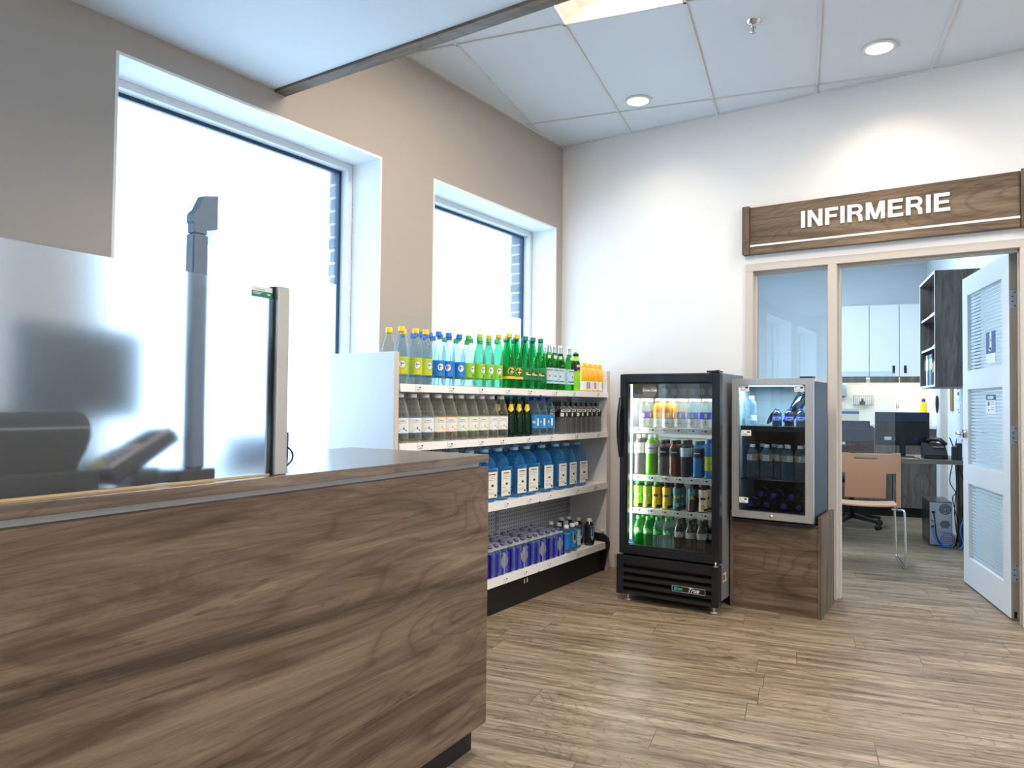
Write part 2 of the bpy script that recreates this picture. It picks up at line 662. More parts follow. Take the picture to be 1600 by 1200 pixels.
for n, (a, b) in enumerate(WIN):
    wn = thing('window_%d' % (n + 1), None, None, (XL, 0, 0))
    wn['kind'] = 'structure'
    rv = MB()                                        # painted reveal lining
    rv.box(-0.208, 0.001, a - 0.012, a, ZS - 0.012, ZH + 0.012, m_reveal)
    rv.box(-0.208, 0.001, b, b + 0.012, ZS - 0.012, ZH + 0.012, m_reveal)
    rv.box(-0.208, 0.001, a, b, ZH, ZH + 0.012, m_reveal)
    rv.box(-0.208, 0.02, a, b, ZS - 0.012, ZS, m_reveal)
    rv.build('reveal', wn)
    f = MB()
    for (y0, y1, z0, z1) in ((a, a + 0.034, ZS, ZH), (b - 0.034, b, ZS, ZH), (a + 0.034, b - 0.034, ZH - 0.034, ZH), (a + 0.034, b - 0.034, ZS, ZS + 0.034)):
        f.box(-0.285, -0.209, y0, y1, z0, z1, m_alu_w, 0.002)
    f.build('frame', wn)
    g = MB()
    for (y0, y1, z0, z1) in ((a + 0.034, a + 0.052, ZS + 0.034, ZH - 0.034), (b - 0.052, b - 0.034, ZS + 0.034, ZH - 0.034), (a + 0.052, b - 0.052, ZH - 0.052, ZH - 0.034), (a + 0.052, b - 0.052, ZS + 0.034, ZS + 0.052)):
        g.box(-0.282, -0.262, y0, y1, z0, z1, m_gasket)
    g.build('gasket', wn)
    MB().box(-0.276, -0.270, a + 0.05, b - 0.05, ZS + 0.05, ZH - 0.05, m_pane).build('pane', wn)
    if n < 2:
        MB().box(-0.2695, -0.2690, a + 0.053, b - 0.053, ZS + 0.053, 1.81, m_film).build('frosted_film', wn)

# back wall with the infirmary doorway and its sidelight
w = MB()
w.box(XL, -1.403, YB, YB + 0.12, 0, 3.2, m_white)
w.box(-1.403, 0.121, YB, YB + 0.12, 2.087, 3.2, m_white)
w.box(0.121, XR, YB, YB + 0.12, 0, 3.2, m_white)
struct(w, 'wall_back')
struct(MB().box(XR, XR + 0.12, YF, YB + 0.12, 0, 3.2, m_white), 'wall_right')
struct(MB().box(XL - 0.2, XR + 0.12, YF - 0.12, YF, 0, 3.2, m_white), 'wall_front')
struct(MB().box(-2.33, -1.403, YB - 0.012, YB, 0, 0.1, P('grey baseboard', C(196, 190, 184), 0.5), 0.002).box(0.125, XR, YB - 0.012, YB, 0, 0.1, MATS['grey baseboard'], 0.002), 'baseboard_back')

# the soffit over the counter, with its wood trim
struct(MB().box(XL, -0.5505, -2.6, 2.1625, 2.60, 3.112, m_soffit), 'soffit')
struct(MB().box(XL, -0.55, 2.163, 2.228, 2.588, 3.112, m_wood_x, 0.002).box(-0.55, -0.485, -2.6, 2.228, 2.588, 3.112, m_wood_y, 0.002), 'trim_1')

# suspended ceiling on the building grid
A0, B0, DA, DB = -1.133, 4.779, 0.612, 1.210
DOWN = [(-0.970, 4.633), (0.399, 4.385)]
TROFF = [(0, -2), (4, -2), (4, -4), (4, -6), (6, -3), (6, -5)]


def clip(poly, x0, x1, y0, y1):
    for ax, lim, s in ((0, x0, 1), (0, x1, -1), (1, y0, 1), (1, y1, -1)):
        out = []
        for i in range(len(poly)):
            p, q = poly[i], poly[(i + 1) % len(poly)]
            dp, dq = (p[ax] - lim) * s, (q[ax] - lim) * s
            if dp >= 0:
                out.append(p)
            if dp * dq < 0:
                t = dp / (dp - dq)
                out.append((p[0] + (q[0] - p[0]) * t, p[1] + (q[1] - p[1]) * t))
        poly = out
        if len(poly) < 3:
            return []
    return poly


def ab2(a, b):
    v = AB(a, b)
    return (v.x, v.y)


ce = MB()
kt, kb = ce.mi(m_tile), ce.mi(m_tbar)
for i in range(-6, 12):
    for j in range(-9, 4):
        a0, b0 = A0 + DA * i, B0 + DB * j
        if (i, j) in TROFF:
            continue
        poly = clip([ab2(a0, b0), ab2(a0 + DA, b0), ab2(a0 + DA, b0 + DB), ab2(a0, b0 + DB)], XL, XR, YF, YB)
        if not poly:
            continue
        holes = [d for d in DOWN if a0 < d[0] < a0 + DA and b0 < d[1] < b0 + DB]
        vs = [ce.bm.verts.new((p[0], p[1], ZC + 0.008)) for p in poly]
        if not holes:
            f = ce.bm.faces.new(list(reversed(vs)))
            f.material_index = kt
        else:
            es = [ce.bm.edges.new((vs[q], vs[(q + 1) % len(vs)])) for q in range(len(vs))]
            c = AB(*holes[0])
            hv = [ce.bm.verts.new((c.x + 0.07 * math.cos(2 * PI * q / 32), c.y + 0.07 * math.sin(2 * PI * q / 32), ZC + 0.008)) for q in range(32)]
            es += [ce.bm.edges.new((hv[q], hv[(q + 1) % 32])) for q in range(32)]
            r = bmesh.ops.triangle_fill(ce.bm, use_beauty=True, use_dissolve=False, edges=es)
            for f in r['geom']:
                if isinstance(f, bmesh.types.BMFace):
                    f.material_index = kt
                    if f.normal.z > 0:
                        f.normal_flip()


def bar(p, q, wd):
    d = (Vector(q) - Vector(p)).normalized()
    n = Vector((-d.y, d.x)) * wd / 2
    c = clip([(p[0] + n.x, p[1] + n.y), (p[0] - n.x, p[1] - n.y), (q[0] - n.x, q[1] - n.y), (q[0] + n.x, q[1] + n.y)], XL, XR, YF, YB)
    if c:
        ce.prism(c, 'z', ZC, ZC + 0.0095, m_tbar)


for i in range(-6, 13):
    bar(ab2(A0 + DA * i, -7), ab2(A0 + DA * i, 9), 0.015)
for j in range(-9, 4):
    bar(ab2(-7, B0 + DB * j), ab2(9, B0 + DB * j), 0.015)
ce.box(XL, XL + 0.018, 2.2, YB, ZC - 0.002, ZC + 0.01, m_tbar)
ce.box(XL, XR, YB - 0.018, YB, ZC - 0.002, ZC + 0.01, m_tbar)
struct(ce, 'ceiling')
struct(MB().box(XL, XR, YF, YB, 3.42, 3.46, m_white), 'roof')

# recessed downlights
for q, (a, b) in enumerate(DOWN):
    p = AB(a, b, ZC)
    t = thing('downlight', ('round recessed downlight glowing in the ceiling above the shelf corner', 'round recessed downlight glowing in the ceiling above the wood sign')[q], 'ceiling light', p, 0, 'recessed downlights')
    MB().lathe([(0.066, 0.012), (0.066, -0.004), (0.082, -0.004), (0.082, 0.007), (0.067, 0.007)], 40, m_trimring).build('trim_ring', t)
    MB().lathe([(0.068, 0.002), (0.060, 0.05), (0.048, 0.09), (0.001, 0.092)], 40, m_refl).build('reflector', t)
    MB().lathe([(0.001, 0.052), (0.036, 0.052), (0.046, 0.062), (0.046, 0.085)], 32, m_lens).build('lamp', t)
    area_lamp('lamp_light', (0, 0, 0.045), 0.07, 0.07, (4.0, 7.0)[q], LAMP_WARM, parent=t, spread=140)

# troffers: a recessed tray with a glowing centre basket
for q, (i, j) in enumerate(TROFF):
    a0, b0 = A0 + DA * i, B0 + DB * j
    t = thing('troffer_light', 'recessed rectangular ceiling light glowing beside the soffit edge', 'ceiling light', AB(a0 + DA / 2, b0 + DB / 2, ZC), T)
    if q:
        t['label'] = 'recessed rectangular ceiling light in the unseen rear ceiling'
        t['group'] = 'rear ceiling lights'
    hx, hy = DA / 2 - 0.009, DB / 2 - 0.009
    s = MB()
    prof = [(-hx, 0.001), (-hx, 0.02), (-hx * 0.75, 0.07), (-0.12, 0.085), (0.12, 0.085), (hx * 0.75, 0.07), (hx, 0.02), (hx, 0.001)]
    for (u0, z0), (u1, z1) in zip(prof, prof[1:]):
        s.quad([(u0, -hy, z0), (u1, -hy, z1), (u1, hy, z1), (u0, hy, z0)], m_refl)
    for e in (-hy, hy):
        s.quad([(u, e, z) for u, z in prof], m_refl)
    s.build('tray', t)
    l = MB()
    l.prism([(-0.105, 0.083), (-0.09, 0.04), (-0.05, 0.022), (0.05, 0.022), (0.09, 0.04), (0.105, 0.083)], 'y', -hy + 0.09, hy - 0.09, m_lens)
    l.build('lens', t)
    area_lamp('lamp_light', (0, 0, 0.015), 0.2, 1.0, 36 if q == 0 else 30, LAMP_WARM if q == 0 else LAMP_NEUTRAL, parent=t)

# sprinkler
t = thing('fire_sprinkler', 'small chrome fire sprinkler head under the ceiling tile', 'sprinkler', (-1.053, 3.738, ZC + 0.008))
MB().lathe([(0.001, -0.016), (0.022, -0.015), (0.036, -0.004), (0.038, 0.0)], 28, m_chrome).build('escutcheon', t)
h = MB()
h.cyl((0, 0, -0.014), (0, 0, -0.03), 0.011, 12, m_chrome)
for s in (-1, 1):
    h.tube([(s * 0.010, 0, -0.03), (s * 0.014, 0, -0.042), (s * 0.005, 0, -0.055)], 0.0028, 6, m_chrome)
h.cyl((0, 0, -0.03), (0, 0, -0.054), 0.003, 8, P('red sprinkler bulb', C(120, 60, 60), 0.2))
h.build('nozzle', t)
MB().cyl((0, 0, -0.054), (0, 0, -0.057), 0.017, 16, m_chrome).build('deflector', t)

# ------------------------------------------------------------------ sign over the doorway
SX0, SX1 = -1.412, 0.125
t = thing('infirmary_sign', 'long wood sign board with raised white lettering above the doorway', 'sign', (0, YB, 0))
MB().box(SX0 + 0.047, SX1 - 0.05, -0.035, -0.001, 2.205, 2.449, m_wood_x).build('board', t)
MB().box(SX0 + 0.047, SX1 - 0.05, -0.045, -0.001, 2.144, 2.192, m_wood_x, 0.002).build('lower_rail', t)
MB().box(SX0 + 0.047, SX1 - 0.05, -0.044, -0.001, 2.1925, 2.2045, P('pale metal inlay', C(240, 241, 240), 0.4)).build('inlay_strip', t)
for x0 in (SX0, SX1 - 0.047):
    MB().box(x0, x0 + 0.046, -0.055, -0.001, 2.143, 2.456, m_wood_z, 0.002).build('end_post', t)
# block letters
S = 0.205
GL = {'I': (0.386, [[(0.08, 0), (0.31, 0), (0.31, 1), (0.08, 1)]]),
      'N': (1.0, [[(0.08, 0), (0.295, 0), (0.295, 1), (0.08, 1)], [(0.705, 0), (0.92, 0), (0.92, 1), (0.705, 1)], [(0.095, 0.999), (0.315, 0.999), (0.905, 0.001), (0.685, 0.001)]]),
      'F': (0.85, [[(0.08, 0), (0.31, 0), (0.31, 1), (0.08, 1)], [(0.29, 0.81), (0.80, 0.81), (0.80, 1), (0.29, 1)], [(0.29, 0.42), (0.72, 0.42), (0.72, 0.585), (0.29, 0.585)]]),
      'E': (0.926, [[(0.08, 0), (0.31, 0), (0.31, 1), (0.08, 1)], [(0.29, 0.81), (0.84, 0.81), (0.84, 1), (0.29, 1)], [(0.29, 0.425), (0.80, 0.425), (0.80, 0.585), (0.29, 0.585)], [(0.29, 0), (0.86, 0), (0.86, 0.19), (0.29, 0.19)]]),
      'M': (1.157, [[(0.08, 0), (0.285, 0), (0.285, 1), (0.08, 1)], [(0.872, 0), (1.077, 0), (1.077, 1), (0.872, 1)], [(0.095, 0.999), (0.36, 0.999), (0.665, 0.001), (0.49, 0.001)], [(0.797, 0.999), (1.062, 0.999), (0.667, 0.001), (0.492, 0.001)]]),
      'R': (1.0, [[(0.08, 0), (0.31, 0), (0.31, 1), (0.08, 1)]])}
arc = [(0.60 + 0.30 * math.cos(a), 0.715 + 0.285 * math.sin(a)) for a in [PI / 2 - PI * i / 10 for i in range(11)]]
arci = [(0.58 + 0.125 * math.cos(a), 0.715 + 0.12 * math.sin(a)) for a in [PI / 2 - PI * i / 10 for i in range(11)]]
GL['R'][1].append([(0.29, 1.0), arc[0], arci[0], (0.29, 0.835)])
GL['R'][1].append([(0.29, 0.595), arci[-1], arc[-1], (0.29, 0.43)])
for i in range(10):
    GL['R'][1].append([arc[i], arc[i + 1], arci[i + 1], arci[i]])
GL['R'][1].append([(0.50, 0.45), (0.70, 0.47), (0.86, 0.36), (0.90, 0.0), (0.69, 0.0), (0.66, 0.28)])
m_letter = P('white letter acrylic', C(244, 244, 242), 0.4)
word = 'INFIRMERIE'
tot = sum(GL[c][0] for c in word) - 0.09 - 0.066
cap = 0.104
ux = 0.798 / tot
x = -1.048 - 0.09 * ux
lt = MB()
for c in word:
    adv, polys = GL[c]
    for k_, pl in enumerate(polys):
        lt.prism([(x + px * ux, 2.2775 + pz * cap) for px, pz in pl], 'y', -0.047 + 0.0004 * k_, -0.036, m_letter)
    x += adv * ux
tag(lt.build('lettering', t), 'white raised block letters')

# ------------------------------------------------------------------ door and sidelight frame
fr = thing('door_1', None, None, (0, YB, 0))
fr['kind'] = 'structure'
f = MB()
for x0, x1 in ((-1.403, -1.353), (-0.899, -0.848), (0.071, 0.121)):
    f.box(x0, x1, -0.015, 0.125, 0, 2.0385, m_frame, 0.003)
f.box(-1.403, 0.121, -0.015, 0.125, 2.0385, 2.087, m_frame, 0.003)
f.box(-1.353, -0.899, -0.015, 0.125, 0.0, 0.10, m_frame, 0.003)
f.box(-0.848, -0.835, 0.03, 0.075, 0, 2.0385, m_frame, 0.002)
f.box(-0.835, 0.071, 0.03, 0.075, 2.024, 2.0385, m_frame, 0.002)
f.box(0.060, 0.071, 0.03, 0.075, 0, 2.0385, m_frame, 0.002)
for x0, x1, z0, z1 in ((-1.353, -1.338, 0.1, 2.0385), (-0.914, -0.899, 0.1, 2.0385), (-1.338, -0.914, 2.022, 2.0385), (-1.338, -0.914, 0.1, 0.115)):
    f.box(x0, x1, 0.035, 0.065, z0, z1, m_frame)
f.build('frame', fr)
LEN = 0.92
dl = thing('leaf', None, None, (0.022, 0.108, 0))
dl.parent = fr
dl.rotation_euler = (0, 0, math.atan2(0.883, -0.258))       # local x runs from hinge edge to free edge, local +y is the side seen
m_stripe, snt, sb, sout = newmat('striped frosted pane')
sN = snt.nodes
stc = sN.new('ShaderNodeTexCoord')
sep = sN.new('ShaderNodeSeparateXYZ')
snt.links.new(stc.outputs['Object'], sep.inputs[0])
s1 = sN.new('ShaderNodeMath')
s1.operation = 'MULTIPLY'
s1.inputs[1].default_value = 1 / 0.0215
snt.links.new(sep.outputs['Z'], s1.inputs[0])
s2 = sN.new('ShaderNodeMath')
s2.operation = 'FRACT'
snt.links.new(s1.outputs[0], s2.inputs[0])
s3 = sN.new('ShaderNodeMath')
s3.operation = 'GREATER_THAN'
s3.inputs[1].default_value = 0.30
snt.links.new(s2.outputs[0], s3.inputs[0])
str_ = sN.new('ShaderNodeBsdfTransparent')
str_.inputs['Color'].default_value = (0.90, 0.95, 0.98, 1)
stl = sN.new('ShaderNodeBsdfTranslucent')
stl.inputs['Color'].default_value = (0.85, 0.92, 0.95, 1)
sb.inputs['Base Color'].default_value = (0.80, 0.87, 0.9, 1)
sb.inputs['Roughness'].default_value = 0.5
smx = sN.new('ShaderNodeMixShader')
smx.inputs[0].default_value = 0.5
snt.links.new(stl.outputs[0], smx.inputs[1])
snt.links.new(sb.outputs[0], smx.inputs[2])
sm2 = sN.new('ShaderNodeMixShader')
snt.links.new(s3.outputs[0], sm2.inputs[0])
snt.links.new(str_.outputs[0], sm2.inputs[1])
snt.links.new(smx.outputs[0], sm2.inputs[2])
snt.links.new(sm2.outputs[0], sout.inputs['Surface'])
PX0, PX1 = LEN - 0.795, LEN - 0.115
PZ = [(0.186, 0.673), (0.800, 1.290), (1.411, 1.912)]
lf = MB()
TH = 0.042
lf.box(0, PX0, -TH, 0, 0.01, 2.036, m_doorpaint)
lf.box(PX1, LEN, -TH, 0, 0.01, 2.036, m_doorpaint)
zs = [0.01] + [v for p in PZ for v in p] + [2.036]
for z0, z1 in zip(zs[0::2], zs[1::2]):
    lf.box(PX0, PX1, -TH, 0, z0, z1, m_doorpaint)
lf.box(0.0, 0.0015, -TH, 0, 0.01, 2.036, m_frame)
lf.build('stiles_and_rails', dl)
gr = MB()
for z0, z1 in PZ:
    gr.box(PX0, PX1, -TH / 2 - 0.004, -TH / 2 + 0.004, z0, z1, m_stripe)
for q, (z0, z1) in enumerate(PZ):
    MB().box(PX0 + 0.0005, PX1 - 0.0005, -TH / 2 - 0.003, -TH / 2 + 0.003, z0 + 0.0005, z1 - 0.0005, m_stripe).build('pane', dl)
gr.bm.free()
for z in (0.264, 1.019, 1.776):
    hg = MB()
    hg.box(-0.002, -0.0002, -TH + 0.004, -0.004, z - 0.052, z + 0.052, P('zinc hinge', C(158, 172, 186), 0.35, 0.3))
    hg.cyl((-0.004, -TH - 0.004, z - 0.052), (-0.004, -TH - 0.004, z + 0.052), 0.006, 10, m_steel)
    for dz in (-0.038, -0.014, 0.014, 0.038):
        hg.cyl((-0.002, -TH / 2 + (0.006 if abs(dz) < 0.02 else -0.006), z + dz), (-0.0028, -TH / 2 + (0.006 if abs(dz) < 0.02 else -0.006), z + dz), 0.004, 8, m_ink)
    tag(hg.build('hinge', dl), 'steel hinge plate')
for side in (1, -1):
    y0 = 0 if side > 0 else -TH
    hd = MB()
    hd.cyl((LEN - 0.06, y0, 1.0), (LEN - 0.06, y0 + side * 0.012, 1.0), 0.032, 24, m_chrome)
    hd.cyl((LEN - 0.06, y0 + side * 0.012, 1.0), (LEN - 0.06, y0 + side * 0.05, 1.0), 0.010, 12, m_chrome)
    hd.tube([(LEN - 0.06, y0 + side * 0.05, 1.0), (LEN - 0.09, y0 + side * 0.054, 1.0), (LEN - 0.165, y0 + side * 0.05, 0.998)], 0.0095, 10, m_chrome)
    tag(hd.build('lever_handle', dl), 'chrome lever handle')
MB().box(-0.001, 0.0, -0.028, -0.014, 0.014, 0.05, m_black).build('door_bottom_seal', dl)

wn = thing('window_8', None, None, (0, YB, 0))
wn['kind'] = 'structure'
MB().box(-1.3535, -0.8985, 0.046, 0.054, 0.098, 2.040, m_pane_side).build('pane', wn)

# notices on the door panes
DM = Matrix.Translation((0.022, YB + 0.108, 0)) @ Matrix.Rotation(math.atan2(0.883, -0.258), 4, 'Z')
m_blue = P('notice blue', C(42, 82, 140), 0.5)
m_pap = P('notice paper', C(240, 242, 244), 0.6)


def notice(name, label, s0, s1, z0, z1, kind):
    # s measured from the free edge; on the seen face of the pane
    t = thing(name, label, 'notice', DM @ Vector((LEN - (s0 + s1) / 2, -TH / 2 + 0.0035, (z0 + z1) / 2)))
    t.rotation_euler = (0, 0, math.atan2(0.883, -0.258) + PI)
    hx, hz = (s1 - s0) / 2, (z1 - z0) / 2
    if kind == 0:
        MB().box(-hx, hx, -0.0012, 0, -hz * 0.42, hz, m_blue).build('picture_panel', t)
        MB().box(-hx, hx, -0.0012, 0, -hz, -hz * 0.42, m_pap).build('text_panel', t)
        g = MB()
        g.lathe([(0.001, 0), (0.020, 0)], 18, m_pap, Matrix.Translation((0, -0.0016, hz * 0.78)) @ Matrix.Rotation(PI / 2, 4, 'X'))
        g.prism([(-0.022, hz * 0.55), (-0.010, hz * 0.62), (0.010, hz * 0.62), (0.022, hz * 0.55), (0.014, hz * 0.30), (0.020, hz * 0.02), (-0.020, hz * 0.02), (-0.014, hz * 0.30)], 'y', -0.0020, -0.0013, m_pap)
        g.prism([(-0.006, hz * 0.55), (0.006, hz * 0.55), (0.008, hz * 0.36), (-0.008, hz * 0.36)], 'y', -0.0025, -0.0021, m_blue)
        g.tube([(-0.03, -0.002, -hz * 0.12), (-0.012, -0.002, hz * 0.02), (0, -0.002, -hz * 0.03), (0.012, -0.002, hz * 0.02), (0.03, -0.002, -hz * 0.12), (0, -0.002, -hz * 0.3), (-0.03, -0.002, -hz * 0.12)], 0.003, 6, m_pap)
        g.build('figure', t)
    else:
        MB().box(-hx, hx, -0.0012, 0, -hz, hz * 0.42, m_pap).build('text_panel', t)
        MB().box(-hx, hx, -0.0012, 0, hz * 0.42, hz, m_blue).build('header', t)
        g = MB()
        g.box(-hx * 0.62, -hx * 0.25, -0.0018, -0.0013, -hz * 0.15, hz * 0.28, m_blue)
        g.box(-hx * 0.55, -hx * 0.32, -0.0018, -0.0013, -hz * 0.7, -hz * 0.5, m_inkgrey)
        for z in (0.2, 0.0, -0.35, -0.55):
            g.box(hx * 0.05, hx * 0.7, -0.0018, -0.0013, hz * z, hz * z + hz * 0.07, m_inkgrey)
        for xx in (-0.6, -0.35, -0.1, 0.15, 0.4):
            g.box(hx * xx, hx * (xx + 0.17), -0.0022, -0.0013, hz * 0.55, hz * 0.85, m_pap)
        g.build('lettering', t)
    return t


notice('mask_notice', 'blue and white masked figure notice on the upper door pane', 0.446, 0.622, 1.445, 1.633, 0)
notice('entry_notice', 'small white notice with blue header on the middle door pane', 0.44, 0.62, 1.132, 1.25, 1)

# ------------------------------------------------------------------ service counter (local x = N, local y = D)
t = thing('service_counter', 'long walnut service counter with grey metal strip in the foreground', 'counter', (0, 0, 0), CA)
m_wood_top = WOOD('glossy walnut worktop', 'y', WD, WM, WL_, 9.2, cracks=0.3, rough=0.2)
m_wood_top.node_tree.nodes['Principled BSDF'].inputs['Specular IOR Level'].default_value = 0.9
MB().box(-1.935, -1.315, -1.7, 2.14, 0.9655, 0.991, m_wood_top, 0.0015).build('worktop', t)
MB().box(-1.345, -1.315, -1.7, 2.14, 0.09, 0.949, m_wood_y, 0.001).build('front_panel', t)
MB().box(-1.90, -1.346, -1.69, 2.135, 0.09, 0.949, m_wood_x, 0.001).build('carcass', t)
MB().box(-1.90, -1.341, -1.69, 2.115, 0.9495, 0.965, m_greystrip).build('recessed_strip', t)
MB().box(-1.87, -1.354, -1.65, 2.11, 0.0, 0.0895, m_blackm).build('toe_kick', t)

# frosted counter screen
m_frost, znt, zb, zout = newmat('frosted screen glass')
zb.inputs['Base Color'].default_value = (0.97, 0.99, 1.0, 1)
zb.inputs['Transmission Weight'].default_value = 1.0
zb.inputs['Roughness'].default_value = 0.27
zb.inputs['IOR'].default_value = 1.33
ztc = znt.nodes.new('ShaderNodeTexCoord')
zn = znt.nodes.new('ShaderNodeTexNoise')
zn.inputs['Scale'].default_value = 900
znt.links.new(ztc.outputs['Object'], zn.inputs['Vector'])
zbp = znt.nodes.new('ShaderNodeBump')
zbp.inputs['Strength'].default_value = 0.08
zbp.inputs['Distance'].default_value = 0.0005
znt.links.new(zn.outputs['Fac'], zbp.inputs['Height'])
znt.links.new(zbp.outputs['Normal'], zb.inputs['Normal'])
ztl = znt.nodes.new('ShaderNodeBsdfTranslucent')
ztl.inputs['Color'].default_value = (0.92, 0.95, 0.97, 1)
zdf = znt.nodes.new('ShaderNodeBsdfDiffuse')
zdf.inputs['Color'].default_value = (0.92, 0.95, 0.97, 1)
zm0 = znt.nodes.new('ShaderNodeMixShader')
zm0.inputs[0].default_value = 0.35
znt.links.new(ztl.outputs[0], zm0.inputs[1])
znt.links.new(zdf.outputs[0], zm0.inputs[2])
zm1 = znt.nodes.new('ShaderNodeMixShader')
zm1.inputs[0].default_value = 0.03
znt.links.new(zb.outputs[0], zm1.inputs[1])
znt.links.new(zm0.outputs[0], zm1.inputs[2])
znt.links.new(zm1.outputs[0], zout.inputs['Surface'])
t = thing('counter_screen', 'frosted glass screen with square metal post standing on the counter', 'screen', (0, 0, 0), CA)
MB().box(-1.361, -1.353, -1.6, 1.2215, 0.996, 1.4345, m_frost).build('glass_sheet', t)
pm = MB()
pm.box(-1.378, -1.338, 1.222, 1.258, 0.9915, 1.4365, P('satin metal post', C(196, 194, 188), 0.35, 0.85), 0.002)
pm.build('post', t)
MB().box(-1.3655, -1.3485, 1.2175, 1.2218, 0.9915, 1.435, m_blackg).build('gasket', t)
MB().box(-1.3635, -1.3505, -1.6, 1.2172, 0.9912, 0.9955, P('painted glow channel', C(226, 196, 150), 0.3, 0.6)).build('base_channel', t)  # warm light along the glass base put into the channel colour
st = MB()
st.box(-1.3528, -1.3523, 1.156, 1.2165, 1.405, 1.4195, P('sticker green', C(30, 130, 100), 0.4))
st.box(-1.3528, -1.3523, 1.156, 1.2165, 1.4195, 1.4300, m_tagpaper)
st.box(-1.3523, -1.3520, 1.160, 1.188, 1.4155, 1.4168, m_tagpaper)
st.box(-1.3523, -1.3520, 1.160, 1.181, 1.4120, 1.4132, m_tagpaper)
st.box(-1.3523, -1.3520, 1.202, 1.211, 1.4118, 1.4150, m_tagpaper)
st.box(-1.3523, -1.3520, 1.166, 1.196, 1.4222, 1.4238, m_inkgrey)
tag(st.build('sticker', t), 'green and white sticker')

# slim scanner pole behind the screen
m_polegrey = P('blue grey plastic', C(104, 120, 140), 0.4)
t = thing('scanner_stand', 'tall blue-grey pole stand with angled scanner head behind the frosted screen', 'scanner', ND(-1.402, 1.0475, 0.991), CA)
MB().box(-0.045, 0.030, -0.055, 0.035, 0.0, 0.026, m_black, 0.004).build('base', t)
pl = MB()
pl.box(-0.016, 0.016, -0.0185, 0.0185, 0.026, 0.538, m_polegrey, 0.006)
pl.build('pole', t)
MB().box(-0.0125, 0.0125, -0.016, 0.016, 0.5385, 0.562, m_polegrey, 0.002).build('neck', t)
hd = MB()
hd.prism([(0.008, 0.624), (0.043, 0.632), (0.043, 0.556), (0.002, 0.546), (-0.011, 0.551), (-0.019, 0.563), (-0.019, 0.577), (-0.013, 0.587), (-0.007, 0.592)], 'x', -0.012, 0.012, m_polegrey)
hd.build('head', t)
MB().box(-0.010, 0.010, 0.026, 0.041, 0.522, 0.556, CLEAR('pale lens plastic', (0.8, 0.9, 1, 1), 0.4, 0.4), 0.002).build('lens_window', t)

# receipt printer
t = thing('receipt_printer', 'rounded dark receipt printer on a black box behind the frosted screen', 'printer', ND(-1.42, 0.0, 0.991), CA)
MB().box(-0.16, 0.03, 0.60, 0.835, 0.0, 0.040, m_black, 0.004).build('base_box', t)
pr = MB()
prof = [(0.62, 0.041), (0.80, 0.041), (0.802, 0.055), (0.815, 0.075), (0.823, 0.10), (0.822, 0.125), (0.812, 0.142), (0.795, 0.150), (0.62, 0.150)]
pr.prism(prof, 'x', -0.15, 0.022, m_black)
pr.build('housing', t)
MB().box(-0.10, 0.0225, 0.62, 0.815, 0.118, 0.122, m_inkgrey).build('paper_slot', t)
# payment terminal
t = thing('payment_terminal', 'slanted pale card terminal lying behind the frosted screen', 'card terminal', ND(-1.455, 0.945, 0.994), CA)
tm = MB()
TM = Matrix.Translation((0, 0, 0.052)) @ Matrix.Rotation(R(26), 4, 'X') @ Matrix.Rotation(R(10), 4, 'Z')
tm.box(-0.04, 0.04, -0.095, 0.095, -0.016, 0.016, m_black, 0.008, TM)
tm.build('body', t)
MB().box(-0.036, 0.036, -0.088, 0.09, 0.0165, 0.024, P('taupe plastic face', C(176, 158, 146), 0.35), 0.004, TM).build('face', t)
k = MB()
for i in range(3):
    for j in range(4):
        k.box(-0.027 + i * 0.02, -0.013 + i * 0.02, -0.08 + j * 0.018, -0.068 + j * 0.018, 0.0242, 0.0275, P('key yellow', C(200, 196, 80), 0.5) if (j == 0 and i < 2) else m_inkgrey, 0, TM)
k.build('keypad', t)
MB().box(-0.03, 0.03, 0.012, 0.07, 0.0242, 0.0252, m_blackg, 0, TM).build('display', t)
MB().box(-0.03, 0.03, -0.02, 0.04, -0.0025, 0.030, m_black, 0.003).build('cradle', t)
# counter computer monitor, seen from behind through the frosted glass
t = thing('counter_monitor', 'dark computer monitor blurred behind the frosted screen', 'monitor', ND(-1.74, 1.0, 0.991), CA + R(8))
MB().box(-0.012, 0.012, -0.165, 0.165, 0.125, 0.345, m_black, 0.005).build('screen_shell', t)
MB().box(-0.03, -0.0125, -0.03, 0.03, 0.02, 0.24, m_black, 0.004).build('stand', t)
MB().box(-0.10, 0.06, -0.09, 0.09, 0.0, 0.018, m_black, 0.004).build('foot', t)
# small blue box further along the counter
t = thing('tissue_box', 'blurred blue box low behind the right end of the frosted screen', 'box', ND(-1.84, 1.60, 0.991), CA)
MB().box(-0.05, 0.05, -0.09, 0.09, 0, 0.075, P('deep blue card', C(52, 84, 140), 0.5), 0.002).build('carton', t)
MB().box(-0.02, 0.02, -0.05, 0.05, 0.0755, 0.078, m_pap).build('opening', t)
# loose cable by the post
cb = MB()
pts = []
for q in range(25):
    u = q / 24
    ang = -PI * 0.55 + u * PI * 1.1
    pts.append(ND(-1.43 - 0.01 * u, 1.315 + 0.068 * math.cos(ang) - 0.03 * u, 0.9940 + 0.030 * (math.sin(ang) + 1.0) + 0.01 * u))
cb.tube(pts, 0.0024, 8, m_black)
tag(cb.build('power_cable'), 'thin black cable looping out behind the screen post', 'cable')

# ------------------------------------------------------------------ white shelving unit
XF, XBK = -2.325, -2.64
Y0, Y1, YM = 2.54, 4.69, 3.775
LEV = [1.252, 0.973, 0.62, 0.203]
m_peg, pnt, pb, pout = newmat('perforated grey steel')
pN = pnt.nodes
ptc = pN.new('ShaderNodeTexCoord')
psep = pN.new('ShaderNodeSeparateXYZ')
pnt.links.new(ptc.outputs['Object'], psep.inputs[0])


